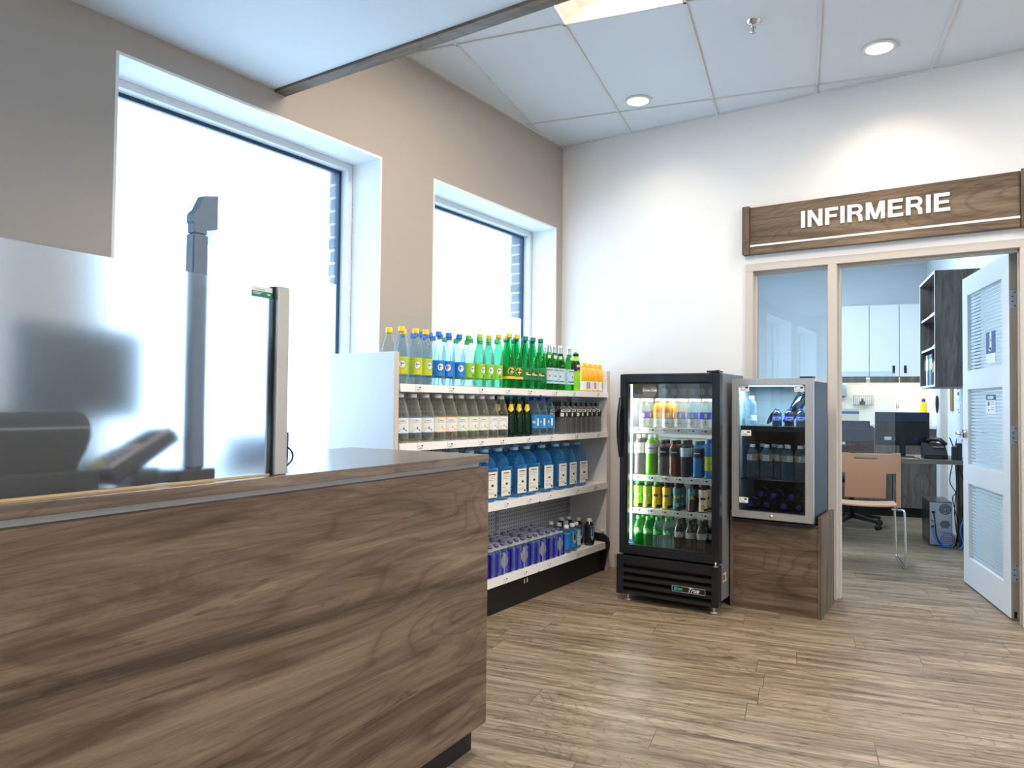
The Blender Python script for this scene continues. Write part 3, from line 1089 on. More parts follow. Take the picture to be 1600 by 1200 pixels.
def pm_(op, a, b=None):
    n = pN.new('ShaderNodeMath')
    n.operation = op
    for i, v in enumerate((a, b)):
        if v is None:
            continue
        if isinstance(v, (int, float)):
            n.inputs[i].default_value = v
        else:
            pnt.links.new(v, n.inputs[i])
    return n.outputs[0]


def cell(s):
    return pm_('SUBTRACT', pm_('FRACT', pm_('MULTIPLY', s, 1 / 0.0254)), 0.5)


cy_, cz_ = cell(psep.outputs['Y']), cell(psep.outputs['Z'])
rad_ = pm_('SQRT', pm_('ADD', pm_('MULTIPLY', cy_, cy_), pm_('MULTIPLY', cz_, cz_)))
hole = pm_('LESS_THAN', rad_, 0.19)
pmx = pN.new('ShaderNodeMix')
pmx.data_type = 'RGBA'
pmx.inputs['A'].default_value = C(192, 194, 198)
pmx.inputs['B'].default_value = C(62, 64, 70)
pnt.links.new(hole, pmx.inputs['Factor'])
pnt.links.new(pmx.outputs['Result'], pb.inputs['Base Color'])
pb.inputs['Roughness'].default_value = 0.5

t = thing('shelving_unit', 'white steel shelving unit with perforated back along the window wall', 'shelving', (0, 0, 0))
l = MB().box(-2.772, -2.3375, 2.51, Y0, 0, 1.40, m_shelfend, 0.0015)
l.box(-2.337, -2.3355, 2.511, Y0 - 0.001, 0, 1.399, m_edge)
l.build('end_panel', t)
l = MB().box(-2.772, -2.3375, Y1, Y1 + 0.045, 0, 1.402, m_shelfend, 0.0015)
l.box(-2.337, -2.3355, Y1 + 0.001, Y1 + 0.044, 0, 1.401, m_edge)
l.build('end_panel', t)
MB().box(XBK - 0.03, XBK, Y0 + 0.001, Y1 - 0.001, 0.0, 1.23, m_peg).build('back_panel', t)
for y in (Y0 + 0.016, YM, Y1 - 0.016):
    u = MB().box(XBK + 0.0005, XBK + 0.012, y - 0.014, y + 0.014, 0.02, 1.225, P('upright grey', C(176, 178, 182), 0.45))
    for q in range(22):
        z = 0.06 + q * 0.0525
        u.box(XBK + 0.0121, XBK + 0.0124, y - 0.009, y - 0.005, z, z + 0.03, m_ink)
        u.box(XBK + 0.0121, XBK + 0.0124, y + 0.005, y + 0.009, z, z + 0.03, m_ink)
    u.build('upright', t)
random.seed(5)
for li, z in enumerate(LEV):
    lipb = z - (0.037 if li < 2 else 0.044)
    for (ya, yb) in ((Y0 + 0.001, YM - 0.0008), (YM + 0.0008, Y1 - 0.001)):
        s = MB()
        xb = XBK + 0.0135
        s.prism([(xb, z - 0.022), (XF - 0.014, z - 0.022), (XF - 0.006, lipb), (XF, lipb), (XF - 0.004, z), (xb, z)], 'y', ya, yb, m_shelf)
        so = s.build('shelf', t)
        n = 5 if yb - ya > 1 else 3
        for q in range(n):
            y = ya + (yb - ya) * (q + 0.35 + 0.25 * random.random()) / n
            g = MB().box(XF + 0.0003, XF + 0.0012, y - 0.022, y + 0.022, lipb + 0.006, z - 0.004, m_tagpaper)
            zz = (lipb + z) / 2
            g.box(XF + 0.0013, XF + 0.0017, y + 0.004, y + 0.016, zz, zz + 0.007, m_ink)
            g.box(XF + 0.0013, XF + 0.0017, y - 0.017, y - 0.009, zz + 0.001, zz + 0.005, m_inkgrey)
            g.box(XF + 0.0013, XF + 0.0017, y - 0.016, y + 0.012, zz - 0.009, zz - 0.006, m_inkgrey)
            g.build('price_tag', so)
    if li < 3:
        for y in (Y0 + 0.006, YM, Y1 - 0.006):
            if li == 0:
                continue
    mk = MB().box(XF - 0.002, XF + 0.003, YM - 0.006, YM + 0.006, lipb - 0.008, lipb + 0.004, m_ink)
    mk.build('joint_clip', t)
MB().box(-2.60, -2.356, Y0 + 0.001, Y1 - 0.03, 0.0, 0.157, m_blackm).build('kick_base', t)
br = MB()
br.prism([(-2.37, 0.0), (-2.345, 0.0), (-2.318, 0.12), (-2.305, 0.16), (-2.303, 0.20), (-2.315, 0.235), (-2.345, 0.255), (-2.43, 0.262), (-2.43, 0.215), (-2.36, 0.205), (-2.34, 0.185), (-2.37, 0.12)], 'y', Y1 - 0.026, Y1 - 0.003, m_black)
br.cyl((-2.36, Y1 - 0.028, 0.275), (-2.36, Y1 - 0.004, 0.275), 0.010, 12, m_tagpaper)
br.build('foot_bracket', t)
hk = MB()
for y in (3.66, 3.69):
    hk.box(-2.3555, -2.3535, y, y + 0.006, 0.11, 0.135, m_tagpaper)
hk.build('clip_hooks', t)

# ------------------------------------------------------------------ drinks
m_clear = CLEAR('clear bottle plastic', (0.88, 0.94, 0.96, 1), 0.07, 0.75, 0.05, C(160, 186, 200))
m_clear2 = CLEAR('clear tall bottle plastic', (0.94, 0.95, 0.92, 1), 0.07, 0.62, 0.05, C(206, 206, 196))
m_greenpet = CLEAR('green bottle plastic', (0.30, 0.80, 0.50, 1), 0.16, 0.6, 0.05, C(10, 128, 66))
m_greenglass = CLEAR('green bottle glass', (0.22, 0.68, 0.22, 1), 0.16, 0.5, 0.04, C(14, 120, 34))
m_darkgreen = CLEAR('dark green bottle glass', (0.06, 0.32, 0.13, 1), 0.3, 0.5, 0.04, C(8, 62, 34))
m_bluejug = CLEAR('blue jug plastic', (0.66, 0.87, 0.98, 1), 0.14, 0.6, 0.05, C(60, 150, 214))
m_water = CLEAR('small water bottle plastic', (0.84, 0.92, 0.96, 1), 0.10, 0.55, 0.06, C(168, 200, 216))
m_greywater = CLEAR('grey bottle plastic', (0.74, 0.74, 0.76, 1), 0.16, 0.7, 0.05, C(176, 176, 178))
m_cola = P('cola through plastic', C(34, 22, 20), 0.12, coat=0.5)
m_lime = P('lime drink', C(150, 226, 20), 0.25, coat=0.5)
m_orange = P('orange juice', C(252, 184, 12), 0.25, coat=0.5)
m_amber = P('orange drink', C(226, 150, 44), 0.25, coat=0.5)
m_yel = P('yellow cap', C(250, 200, 14), 0.4)
m_bluecap = P('blue cap', C(44, 104, 206), 0.4)
m_navycap = P('navy cap', C(22, 50, 150), 0.4)
m_greencap = P('green cap', C(58, 172, 74), 0.4)
m_goldcap = P('gold cap', C(206, 180, 50), 0.4)
m_tealcap = P('teal cap', C(18, 110, 110), 0.4)
m_silver = P('silver foil', C(206, 206, 210), 0.35, 0.7)
m_whitecap = P('white cap', C(236, 236, 236), 0.4)
m_blackcap = P('black cap', C(30, 30, 34), 0.4)
lb = {k: P('label ' + k, C(*v), 0.45) for k, v in dict(
    lemon=(186, 200, 40), lime=(140, 198, 40), blue=(20, 120, 200), sky=(36, 140, 214), white=(232, 232, 228), paleblue=(186, 214, 226),
    yellow=(240, 200, 24), darkgreen=(14, 70, 44), black=(26, 26, 28), royal=(44, 70, 200), purple=(128, 100, 190), lilac=(120, 140, 220),
    sand=(196, 164, 120), brown=(120, 80, 56), red=(190, 40, 40), teal=(40, 130, 150), grey=(170, 170, 172), cream=(238, 222, 190), orange=(240, 160, 30), green=(20, 160, 60)).items()}


def bottle_profile(kind, r, h):
    if kind == 'soda':        # tall PET, long shoulders
        return [(0.001, 0.004), (r * 0.55, 0.002), (r * 0.8, 0.0), (r * 0.97, h * 0.06), (r, h * 0.10), (r, h * 0.16), (r * 0.97, h * 0.17), (r * 0.97, h * 0.47), (r, h * 0.49), (r, h * 0.55), (r * 0.96, h * 0.62), (r * 0.82, h * 0.72), (r * 0.62, h * 0.81), (r * 0.44, h * 0.88), (r * 0.38, h * 0.905), (r * 0.38, h * 0.93)]
    if kind == 'cone':        # water bottle with straight cone shoulder
        return [(0.001, 0.004), (r * 0.6, 0.002), (r * 0.85, 0.0), (r, h * 0.06), (r, h * 0.16), (r * 0.97, h * 0.17), (r * 0.97, h * 0.52), (r, h * 0.54), (r, h * 0.585), (r * 0.93, h * 0.62), (r * 0.52, h * 0.90), (r * 0.36, h * 0.93), (r * 0.36, h * 0.95)]
    if kind == 'club':        # mineral water skittle shape
        return [(0.001, 0.004), (r * 0.7, 0.0), (r * 0.95, h * 0.03), (r, h * 0.08), (r, h * 0.28), (r * 0.98, h * 0.38), (r * 0.88, h * 0.52), (r * 0.68, h * 0.68), (r * 0.48, h * 0.80), (r * 0.38, h * 0.88), (r * 0.36, h * 0.93)]
    if kind == 'wine':
        return [(0.001, 0.006), (r * 0.7, 0.0), (r * 0.97, h * 0.01), (r, h * 0.03), (r, h * 0.52), (r * 0.93, h * 0.60), (r * 0.72, h * 0.70), (r * 0.48, h * 0.78), (r * 0.38, h * 0.85), (r * 0.36, h * 0.94)]
    if kind == 'small':       # half litre bottle
        return [(0.001, 0.004), (r * 0.6, 0.002), (r * 0.85, 0.0), (r, h * 0.05), (r, h * 0.18), (r * 0.95, h * 0.21), (r, h * 0.24), (r * 0.95, h * 0.28), (r, h * 0.31), (r * 0.95, h * 0.35), (r, h * 0.38), (r * 0.96, h * 0.40), (r * 0.96, h * 0.62), (r, h * 0.64), (r, h * 0.70), (r * 0.86, h * 0.78), (r * 0.58, h * 0.87), (r * 0.40, h * 0.91), (r * 0.40, h * 0.94)]
    if kind == 'sport':       # straight body, high short shoulder
        return [(0.001, 0.004), (r * 0.6, 0.002), (r * 0.85, 0.0), (r, h * 0.05), (r, h * 0.14), (r * 0.94, h * 0.17), (r, h * 0.21), (r * 0.94, h * 0.26), (r, h * 0.30), (r * 0.94, h * 0.35), (r, h * 0.39), (r * 0.93, h * 0.44), (r * 0.97, h * 0.50), (r, h * 0.54), (r, h * 0.76), (r * 0.92, h * 0.81), (r * 0.66, h * 0.87), (r * 0.44, h * 0.905), (r * 0.42, h * 0.93)]
    if kind == 'sleeve':      # waisted bottle in a full printed sleeve
        return [(0.001, 0.004), (r * 0.7, 0.002), (r * 0.92, 0.0), (r, h * 0.05), (r, h * 0.20), (r * 0.93, h * 0.34), (r * 0.88, h * 0.44), (r * 0.95, h * 0.54), (r, h * 0.62), (r, h * 0.76), (r * 0.90, h * 0.83), (r * 0.62, h * 0.88), (r * 0.52, h * 0.90), (r * 0.52, h * 0.92)]
    if kind == 'curvy':       # contour cola bottle
        return [(0.001, 0.004), (r * 0.6, 0.002), (r * 0.85, 0.0), (r * 0.98, h * 0.07), (r * 0.93, h * 0.18), (r * 0.90, h * 0.30), (r * 0.97, h * 0.42), (r, h * 0.50), (r, h * 0.64), (r * 0.92, h * 0.72), (r * 0.66, h * 0.82), (r * 0.44, h * 0.90), (r * 0.40, h * 0.93)]
    if kind == 'wide':        # wide mouth juice bottle
        return [(0.001, 0.004), (r * 0.85, 0.0), (r, h * 0.04), (r, h * 0.56), (r * 0.99, h * 0.62), (r * 0.90, h * 0.72), (r * 0.74, h * 0.80), (r * 0.56, h * 0.86), (r * 0.54, h * 0.91)]
    if kind == 'carafe':      # squat enhanced water bottle
        return [(0.001, 0.004), (r * 0.85, 0.0), (r, h * 0.03), (r, h * 0.60), (r * 0.97, h * 0.68), (r * 0.82, h * 0.78), (r * 0.58, h * 0.86), (r * 0.50, h * 0.90), (r * 0.50, h * 0.93)]


def bottle(name, label, kind, r, h, mat, capm, bands=(), marks=None, cap_h=0.022, cap_r=None, group=None, liquid=None, fill=0.8, extra=None, sq=1.0, cat='bottle'):
    t = thing(name, label, cat, (0, 0, -9), 0, group)
    prof = bottle_profile(kind, r, h)
    ped = (lambda th, z: 1 - 0.10 * max(0, math.cos(5 * th)) * max(0, 1 - z / (h * 0.09))) if kind in ('soda', 'cone', 'small', 'curvy') else None
    MB().lathe(prof, 24, mat, close_bottom=False, flute=ped, sq=sq).build('body', t)
    if liquid is not None:
        pr = [(a * 0.95, b + 0.0015) for a, b in prof if b < h * fill]
        pr.append((0.001, pr[-1][1]))
        MB().lathe(pr, 20, liquid, flute=ped, sq=sq).build('drink', t)
    nr, nz = prof[-1]
    cr = cap_r or nr * 1.22
    if capm is not None:
        c0 = h - cap_h
        MB().lathe([(nr, c0 - 0.004), (cr * 1.02, c0 - 0.004), (cr * 1.02, c0), (cr, c0 + 0.001), (cr, h - 0.0015), (cr * 0.93, h), (0.001, h)], 20, capm).build('cap', t)
    for bi, (z0, z1, rr, bm_) in enumerate(bands):
        def rad_at(z):
            for (ra, za), (rb, zb_) in zip(prof[2:], prof[3:]):
                if za <= z <= zb_ and zb_ > za:
                    return ra + (rb - ra) * (z - za) / (zb_ - za)
            return rr * r
        zl = [z0 * h] + [z for _, z in prof if z0 * h < z < z1 * h] + [z1 * h]
        b = MB().lathe([(rad_at(z) + 0.0007, z) for z in zl], 28, bm_)
        if marks and bi == marks[0]:
            marks[1](b, max(rad_at(z) for z in zl) + 0.0012, z0 * h, z1 * h)
        b.build('label', t)
    if extra:
        extra(t, r, h)
    return t


def logo_round(col):
    def f(b, rad, z0, z1):
        for a in (0.0, PI):
            b.disc(rad, 0, (z0 + z1) / 2 + 0.006, 0.017, m_navycap, a, sy=1.15)
            b.disc(rad + 0.0004, 0, (z0 + z1) / 2 + 0.006, 0.0155, lb['white'], a, sy=1.15)
            b.rect(rad + 0.0008, -0.010, 0.010, (z0 + z1) / 2 + 0.007, (z0 + z1) / 2 + 0.0115, m_bluecap, a)
            b.disc(rad + 0.0004, 0.004, z0 + 0.012, 0.008, col, a)
    return f


def logo_splash(col):
    def f(b, rad, z0, z1):
        for a in (0.0, PI * 2 / 3, PI * 4 / 3):
            b.patch(rad, [(-0.024, z0 + 0.008), (0.024, z0 + 0.008), (0.020, z0 + 0.020), (0.010, z0 + 0.018), (0.006, z0 + 0.036), (0.0, z0 + 0.024), (-0.012, z0 + 0.021), (-0.02, z0 + 0.013)], col, a)
            b.rect(rad, -0.016, 0.016, z1 - 0.020, z1 - 0.015, m_inkgrey, a)
            b.rect(rad, -0.022, 0.022, z1 - 0.028, z1 - 0.0255, lb['grey'], a)
            b.rect(rad, -0.004, 0.012, z0 + 0.002, z0 + 0.004, m_inkgrey, a)
        for z in (z0, z1 - 0.003):
            b.lathe([(rad, z), (rad, z + 0.003)], 24, col)
    return f


def logo_sides(col, col2):
    def f(b, rad, z0, z1):
        zc = (z0 + z1) / 2
        for a in (0.0, PI):
            b.rect(rad, -0.020, 0.020, zc - 0.006, zc + 0.008, col, a)
            b.rect(rad + 0.0003, -0.014, 0.014, zc - 0.002, zc + 0.004, col2, a)
            b.rect(rad, -0.018, 0.010, z0 + 0.004, z0 + 0.007, col, a)
    return f


SHELF_X = {1: -2.372, 2: -2.455, 3: -2.538}
SHELF_NAMES = {0: 'top shelf', 1: 'second shelf', 2: 'third shelf', 3: 'lowest shelf'}


def place(proto, spots, z, desc, where, group, first=True, face=-0.6, spread=0.5):
    """spots = [(x, y)]; the first spot takes the prototype itself. Every copy gets its own label."""
    for q, (x, y) in enumerate(spots):
        o = proto if (q == 0 and first) else copy_tree(proto)
        o.location = (x, y, z + 0.0004)
        o.rotation_euler = (0, 0, face + random.uniform(-spread, spread))
        o['label'] = '%s, %s from left, %s' % (desc, ORD[q], where)
        o['group'] = group


random.seed(11)
# top shelf
protoA = bottle('soda_bottle', '', 'soda', 0.0345, 0.272, m_clear, m_yel, [(0.17, 0.47, 0.975, lb['lemon'])], (0, logo_round(lb['yellow'])))
place(protoA, [(-2.372, 2.591), (-2.372, 2.693), (-2.372, 2.767)], LEV[0], 'clear bottle with yellow cap and lemon label', 'top shelf front row', 'yellow-capped soda bottles')
place(protoA, [(-2.46, 2.60), (-2.46, 2.70)], LEV[0], 'clear bottle with yellow cap and lemon label', 'top shelf middle row', 'yellow-capped soda bottles', False)
protoB = bottle('soda_bottle', '', 'soda', 0.0345, 0.272, m_clear, m_bluecap, [(0.17, 0.46, 0.975, lb['blue'])], (0, logo_round(lb['sky'])))
place(protoB, [(-2.372, 2.866), (-2.372, 2.946), (-2.372, 3.036)], LEV[0], 'clear bottle with blue cap and blue label', 'top shelf front row', 'blue-capped soda bottles')
place(protoB, [(-2.46, 2.82), (-2.46, 2.90), (-2.46, 2.985), (-2.46, 3.06)], LEV[0] - 0.0, 'clear bottle with blue cap and blue label', 'top shelf middle row', 'blue-capped soda bottles', False)
place(protoB, [(-2.555, 2.80), (-2.555, 2.88), (-2.555, 2.96), (-2.555, 3.04)], LEV[0], 'clear bottle with blue cap and blue label', 'top shelf rear row', 'blue-capped soda bottles', False)
protoC = bottle('soda_bottle', '', 'soda', 0.0345, 0.272, m_clear, m_greencap, [(0.17, 0.46, 0.975, lb['lime'])], (0, logo_round(lb['green'])))
place(protoC, [(-2.372, 3.115), (-2.372, 3.212), (-2.372, 3.299), (-2.372, 3.379)], LEV[0], 'clear bottle with green cap and lime label', 'top shelf front row', 'green-capped soda bottles')
place(protoC, [(-2.46, 3.14), (-2.46, 3.25), (-2.46, 3.34), (-2.46, 3.42)], LEV[0], 'clear bottle with green cap and lime label', 'top shelf middle row', 'green-capped soda bottles', False)
place(protoC, [(-2.555, 3.14), (-2.555, 3.24), (-2.555, 3.34)], LEV[0], 'clear bottle with green cap and lime label', 'top shelf rear row', 'green-capped soda bottles', False)


def logo_fan(b, rad, z0, z1):
    for a in (0.0, PI):
        b.disc(rad, 0, (z0 + z1) / 2 + 0.008, 0.021, lb['yellow'], a)
        b.disc(rad + 0.0004, 0.006, (z0 + z1) / 2 + 0.002, 0.017, lb['darkgreen'], a)
        b.rect(rad + 0.0008, -0.006, 0.018, (z0 + z1) / 2 + 0.0, (z0 + z1) / 2 + 0.005, lb['white'], a)
    b.lathe([(rad, z0), (rad, z0 + 0.014)], 24, lb['yellow'])


protoD = bottle('mineral_water_bottle', '', 'club', 0.039, 0.316, m_greenpet, m_goldcap, [(0.17, 0.40, 0.985, CLEAR('green printed film', (0.2, 0.6, 0.25, 1), 0.5, 0.4, 0.1, C(70, 160, 60)))], (0, logo_fan))
place(protoD, [(-2.372, 3.503), (-2.372, 3.583)], LEV[0], 'big green bottle with gold cap and yellow label', 'top shelf front row', 'gold-capped mineral water')
place(protoD, [(-2.46, 3.52), (-2.46, 3.61), (-2.545, 3.45), (-2.545, 3.54)], LEV[0], 'big green bottle with gold cap and yellow label', 'top shelf rear rows', 'gold-capped mineral water', False)


def logo_leaf(b, rad, z0, z1):
    for a in (0.0, PI):
        b.disc(rad, -0.008, (z0 + z1) / 2, 0.009, lb['yellow'], a)
        b.disc(rad + 0.0003, 0.008, (z0 + z1) / 2 - 0.004, 0.016, lb['darkgreen'], a)
        b.rect(rad + 0.0006, -0.004, 0.019, (z0 + z1) / 2 - 0.008, (z0 + z1) / 2 - 0.003, lb['white'], a)


protoE = bottle('mineral_water_bottle', '', 'club', 0.039, 0.313, m_greenpet, m_tealcap, [(0.17, 0.40, 0.985, CLEAR('pale green printed film', (0.25, 0.75, 0.45, 1), 0.4, 0.4, 0.1, C(60, 170, 110)))], (0, logo_leaf))
place(protoE, [(-2.372, 3.672), (-2.372, 3.757), (-2.372, 3.846)], LEV[0], 'big green bottle with teal cap', 'top shelf front row', 'teal-capped mineral water')
place(protoE, [(-2.46, 3.70), (-2.46, 3.79), (-2.46, 3.88), (-2.545, 3.72), (-2.545, 3.81)], LEV[0], 'big green bottle with teal cap', 'top shelf rear rows', 'teal-capped mineral water', False)


def neck_foil(t, r, h):
    MB().lathe([(r * 0.40 + 0.001, h * 0.82), (r * 0.37 + 0.001, h * 0.955)], 20, m_silver).build('neck_foil', t)
    b = MB()
    for a in (0.0, PI):
        b.patch(r * 0.72 + 0.002, [(-0.010, h * 0.69), (0.010, h * 0.69), (0.0, h * 0.755)], lb['white'], a)
    b.build('neck_label', t)


def logo_rows(b, rad, z0, z1):
    for a in (0.0, PI):
        b.rect(rad, -0.025, 0.025, z1 - 0.018, z1 - 0.010, m_inkgrey, a)
        b.disc(rad, 0.0, (z0 + z1) / 2 - 0.002, 0.005, lb['red'], a)
        b.rect(rad, -0.028, 0.028, z0 + 0.012, z0 + 0.020, lb['teal'], a)


protoF = bottle('glass_water_bottle', '', 'wine', 0.033, 0.288, m_greenglass, m_silver, [(0.14, 0.48, 1.0, lb['paleblue'])], (0, logo_rows), 0.016, group=None, extra=neck_foil)
place(protoF, [(-2.372, 3.945), (-2.372, 4.015), (-2.372, 4.092), (-2.372, 4.205)], LEV[0], 'green glass bottle with pale blue label', 'top shelf front row', 'green glass water bottles')
place(protoF, [(-2.46, 3.975), (-2.46, 4.05), (-2.46, 4.13)], LEV[0], 'green glass bottle with pale blue label', 'top shelf second row', 'green glass water bottles', False)


def sport_top(t, r, h):
    MB().lathe([(r * 0.34, h * 0.93), (r * 0.30, h * 0.99), (r * 0.12, h * 1.0), (0.001, h * 1.0)], 16, m_inkgrey).build('spout', t)


protoG = bottle('sports_drink_bottle', '', 'wide', 0.030, 0.262, m_lime, None, [(0.50, 0.76, 0.97, lb['black'])], (0, logo_sides(lb['white'], lb['lime'])), extra=lambda t, r, h: (MB().lathe([(r * 0.54, h * 0.89), (r * 0.72, h * 0.885), (r * 0.66, h * 0.95), (r * 0.36, h * 0.955)], 18, m_blackcap).build('cap', t), sport_top(t, r, h)))
place(protoG, [(-2.372, 4.292)], LEV[0], 'lime green sports drink bottle with black cap on the top shelf front row', '', 'lime sports drinks')
protoG['label'] = 'lime green sports drink bottle with black cap in the top shelf front row'
g2 = copy_tree(protoG)
g2.location = (-2.46, 4.235, LEV[0] + 0.0004)
g2['label'] = 'lime sports drink bottle half hidden behind the last green glass bottle'


def logo_vert(b, rad, z0, z1):
    for a in (0.0, 2.1, 4.2):
        b.rect(rad, -0.004, 0.006, z0 + 0.006, z1 - 0.004, m_inkgrey, a)
        b.rect(rad, 0.010, 0.013, z0 + 0.008, z1 - 0.010, lb['grey'], a)


protoH = bottle('juice_bottle', '', 'carafe', 0.0285, 0.192, m_orange, m_orange, [(0.06, 0.36, 1.0, lb['white'])], (0, logo_vert))
place(protoH, [(-2.372, 4.41), (-2.372, 4.485), (-2.372, 4.56), (-2.372, 4.635)], LEV[0], 'small orange juice bottle with white label', 'top shelf front row', 'orange juice bottles')
place(protoH, [(-2.445, 4.41), (-2.445, 4.485), (-2.445, 4.56), (-2.445, 4.635)], LEV[0], 'small orange juice bottle with white label', 'top shelf second row', 'orange juice bottles', False)

# second shelf
for nm, col, ysx, cd in (('blue', lb['blue'], (2.590, 2.683, 2.776), 'blue'), ('orange', lb['orange'], (2.869, 2.962), 'yellow'), ('lime', lb['lime'], (3.055, 3.148, 3.241), 'green'), ('grey', lb['grey'], (3.334, 3.427), 'grey')):
    p = bottle('water_bottle', '', 'cone', 0.044, 0.234, m_clear2, m_whitecap, [(0.19, 0.52, 0.98, lb['white'])], (0, logo_splash(col)), 0.014)
    place(p, [(-2.376, y) for y in ysx], LEV[1], 'clear water bottle with white and %s label' % cd, 'second shelf front row', 'white-labelled water bottles', face=-0.45, spread=0.12)
    place(p, [(-2.470, y) for y in ysx], LEV[1], 'clear water bottle with white and %s label' % cd, 'second shelf rear row', 'white-labelled water bottles', False, face=-0.45, spread=0.12)


def neck_label(t, r, h):
    b = MB()
    for a in (0.0, PI):
        b.patch(r * 0.80 + 0.001, [(-0.018, h * 0.66), (0.0, h * 0.60), (0.018, h * 0.66), (0.010, h * 0.80), (-0.010, h * 0.80)], lb['yellow'], a)
        b.patch(r * 0.82 + 0.001, [(0.0, h * 0.625), (0.016, h * 0.665), (0.004, h * 0.71)], lb['white'], a)
    b.build('neck_label', t)


p = bottle('glass_water_bottle', '', 'club', 0.040, 0.236, m_darkgreen, m_tealcap, (), None, 0.014, extra=neck_label)
place(p, [(-2.376, 3.520), (-2.376, 3.606), (-2.376, 3.692)], LEV[1], 'dark green bottle with yellow neck label', 'second shelf front row', 'dark green water bottles', face=-0.7, spread=0.1)
place(p, [(-2.470, 3.520), (-2.470, 3.606), (-2.470, 3.692)], LEV[1], 'dark green bottle with yellow neck label', 'second shelf rear row', 'dark green water bottles', False, face=-0.7, spread=0.1)


def logo_cross(b, rad, z0, z1):
    for a in (-0.5, 1.4, 3.2):
        b.rect(rad, -0.012, 0.010, z0 + 0.030, z0 + 0.044, lb['white'], a)
        b.rect(rad, 0.022, 0.034, z0 + 0.015, z0 + 0.06, lb['white'], a)
        b.rect(rad + 0.0004, -0.008, 0.006, z0 + 0.035, z0 + 0.039, lb['red'], a)


p = bottle('water_bottle', '', 'soda', 0.041, 0.233, m_clear, m_navycap, [(0.19, 0.53, 0.985, lb['sky'])], (0, logo_cross), 0.018)
place(p, [(-2.376, 3.781), (-2.376, 3.868), (-2.376, 3.955)], LEV[1], 'clear bottle with navy cap and blue label', 'second shelf front row', 'navy-capped water bottles', spread=0.15)
place(p, [(-2.470, 3.781), (-2.470, 3.868), (-2.470, 3.955)], LEV[1], 'clear bottle with navy cap and blue label', 'second shelf rear row', 'navy-capped water bottles', False, spread=0.15)
def logo_block(b, rad, z0, z1):
    for a in (0.0, 2.1, 4.2):
        b.rect(rad, -0.020, 0.020, z1 - 0.016, z1 - 0.002, lb['white'], a)
        b.rect(rad, -0.024, -0.002, z0 + 0.004, z0 + 0.026, lb['white'], a)
        b.rect(rad + 0.0003, -0.014, 0.012, z1 - 0.012, z1 - 0.006, lb['black'], a)
        b.rect(rad + 0.0003, -0.020, -0.008, z0 + 0.010, z0 + 0.020, lb['grey'], a)


p = bottle('small_water_bottle', '', 'sport', 0.0325, 0.203, m_greywater, m_blackcap, [(0.54, 0.78, 1.0, lb['black'])], (0, logo_block), 0.02)
place(p, [(-2.368, 4.10 + 0.0705 * q) for q in range(8)], LEV[1], 'small grey water bottle with black cap and label', 'second shelf front row', 'black-capped water bottles', face=-0.7, spread=0.25)
place(p, [(-2.440, 4.10 + 0.0705 * q) for q in range(8)], LEV[1], 'small grey water bottle with black cap and label', 'second shelf rear row', 'black-capped water bottles', False, face=-0.7, spread=0.25)

# third shelf: blue jugs
def jug(label):
    t = thing('water_jug', label, 'water jug', (0, 0, -9), 0, 'blue water jugs')
    b = MB()
    hx = 0.060
    secs = [(0.0, 0.86, 0.30), (0.012, 1.0, 0.26), (0.06, 1.0, 0.26), (0.068, 0.97, 0.26), (0.076, 1.0, 0.26), (0.092, 0.97, 0.26), (0.100, 1.0, 0.26), (0.116, 0.97, 0.26), (0.124, 1.0, 0.26), (0.140, 0.97, 0.26), (0.150, 1.0, 0.26), (0.185, 1.0, 0.30), (0.215, 0.93, 0.42), (0.240, 0.78, 0.60), (0.258, 0.55, 0.85), (0.266, 0.34, 1.0), (0.275, 0.30, 1.0)]
    rings = []
    n = 28
    for z, s, rd in secs:
        ring = []
        for i in range(n):
            th = 2 * PI * i / n
            c, sn = math.cos(th), math.sin(th)
            sup = (abs(c) ** (2 / (1.0 + 3.2 * (1 - rd))) * (1 if c >= 0 else -1), abs(sn) ** (2 / (1.0 + 3.2 * (1 - rd))) * (1 if sn >= 0 else -1))
            ring.append(b.bm.verts.new((hx * s * sup[0], hx * s * sup[1], z)))
        rings.append(ring)
    k_ = b.mi(m_bluejug)
    for r0, r1 in zip(rings, rings[1:]):
        for i in range(n):
            f = b.bm.faces.new((r0[i], r0[(i + 1) % n], r1[(i + 1) % n], r1[i]))
            f.smooth = True
    b.bm.faces.new(list(reversed(rings[0])))
    b.build('body', t)
    MB().lathe([(0.019, 0.272), (0.026, 0.272), (0.026, 0.289), (0.023, 0.291), (0.001, 0.291)], 20, P('pale blue cap', C(150, 196, 226), 0.4)).build('cap', t)
    hdl = MB()
    hdl.tube([(-0.045, 0, 0.215), (-0.052, 0, 0.245), (-0.030, 0, 0.272), (-0.012, 0, 0.275)], 0.007, 8, m_bluejug)
    hdl.build('handle', t)
    l = MB().box(hx * 1.0 + 0.0006, hx * 1.0 + 0.0014, -0.045, 0.045, 0.024, 0.166, P('jug label paper', C(236, 232, 222), 0.55))
    lx = hx + 0.0016
    for zz, y0, y1, hh in ((0.150, -0.028, 0.030, 0.005), (0.140, -0.035, 0.020, 0.002), (0.130, -0.035, 0.030, 0.002), (0.120, -0.030, 0.012, 0.002), (0.085, -0.004, 0.016, 0.012), (0.070, -0.032, -0.006, 0.003), (0.052, -0.034, 0.020, 0.002), (0.044, -0.034, 0.028, 0.002), (0.032, 0.024, 0.038, 0.010)):
        l.box(lx - 0.0001, lx + 0.0003, y0, y1, zz, zz + hh, m_ink if hh > 0.004 else m_inkgrey)
    l.build('label', t)
    return t


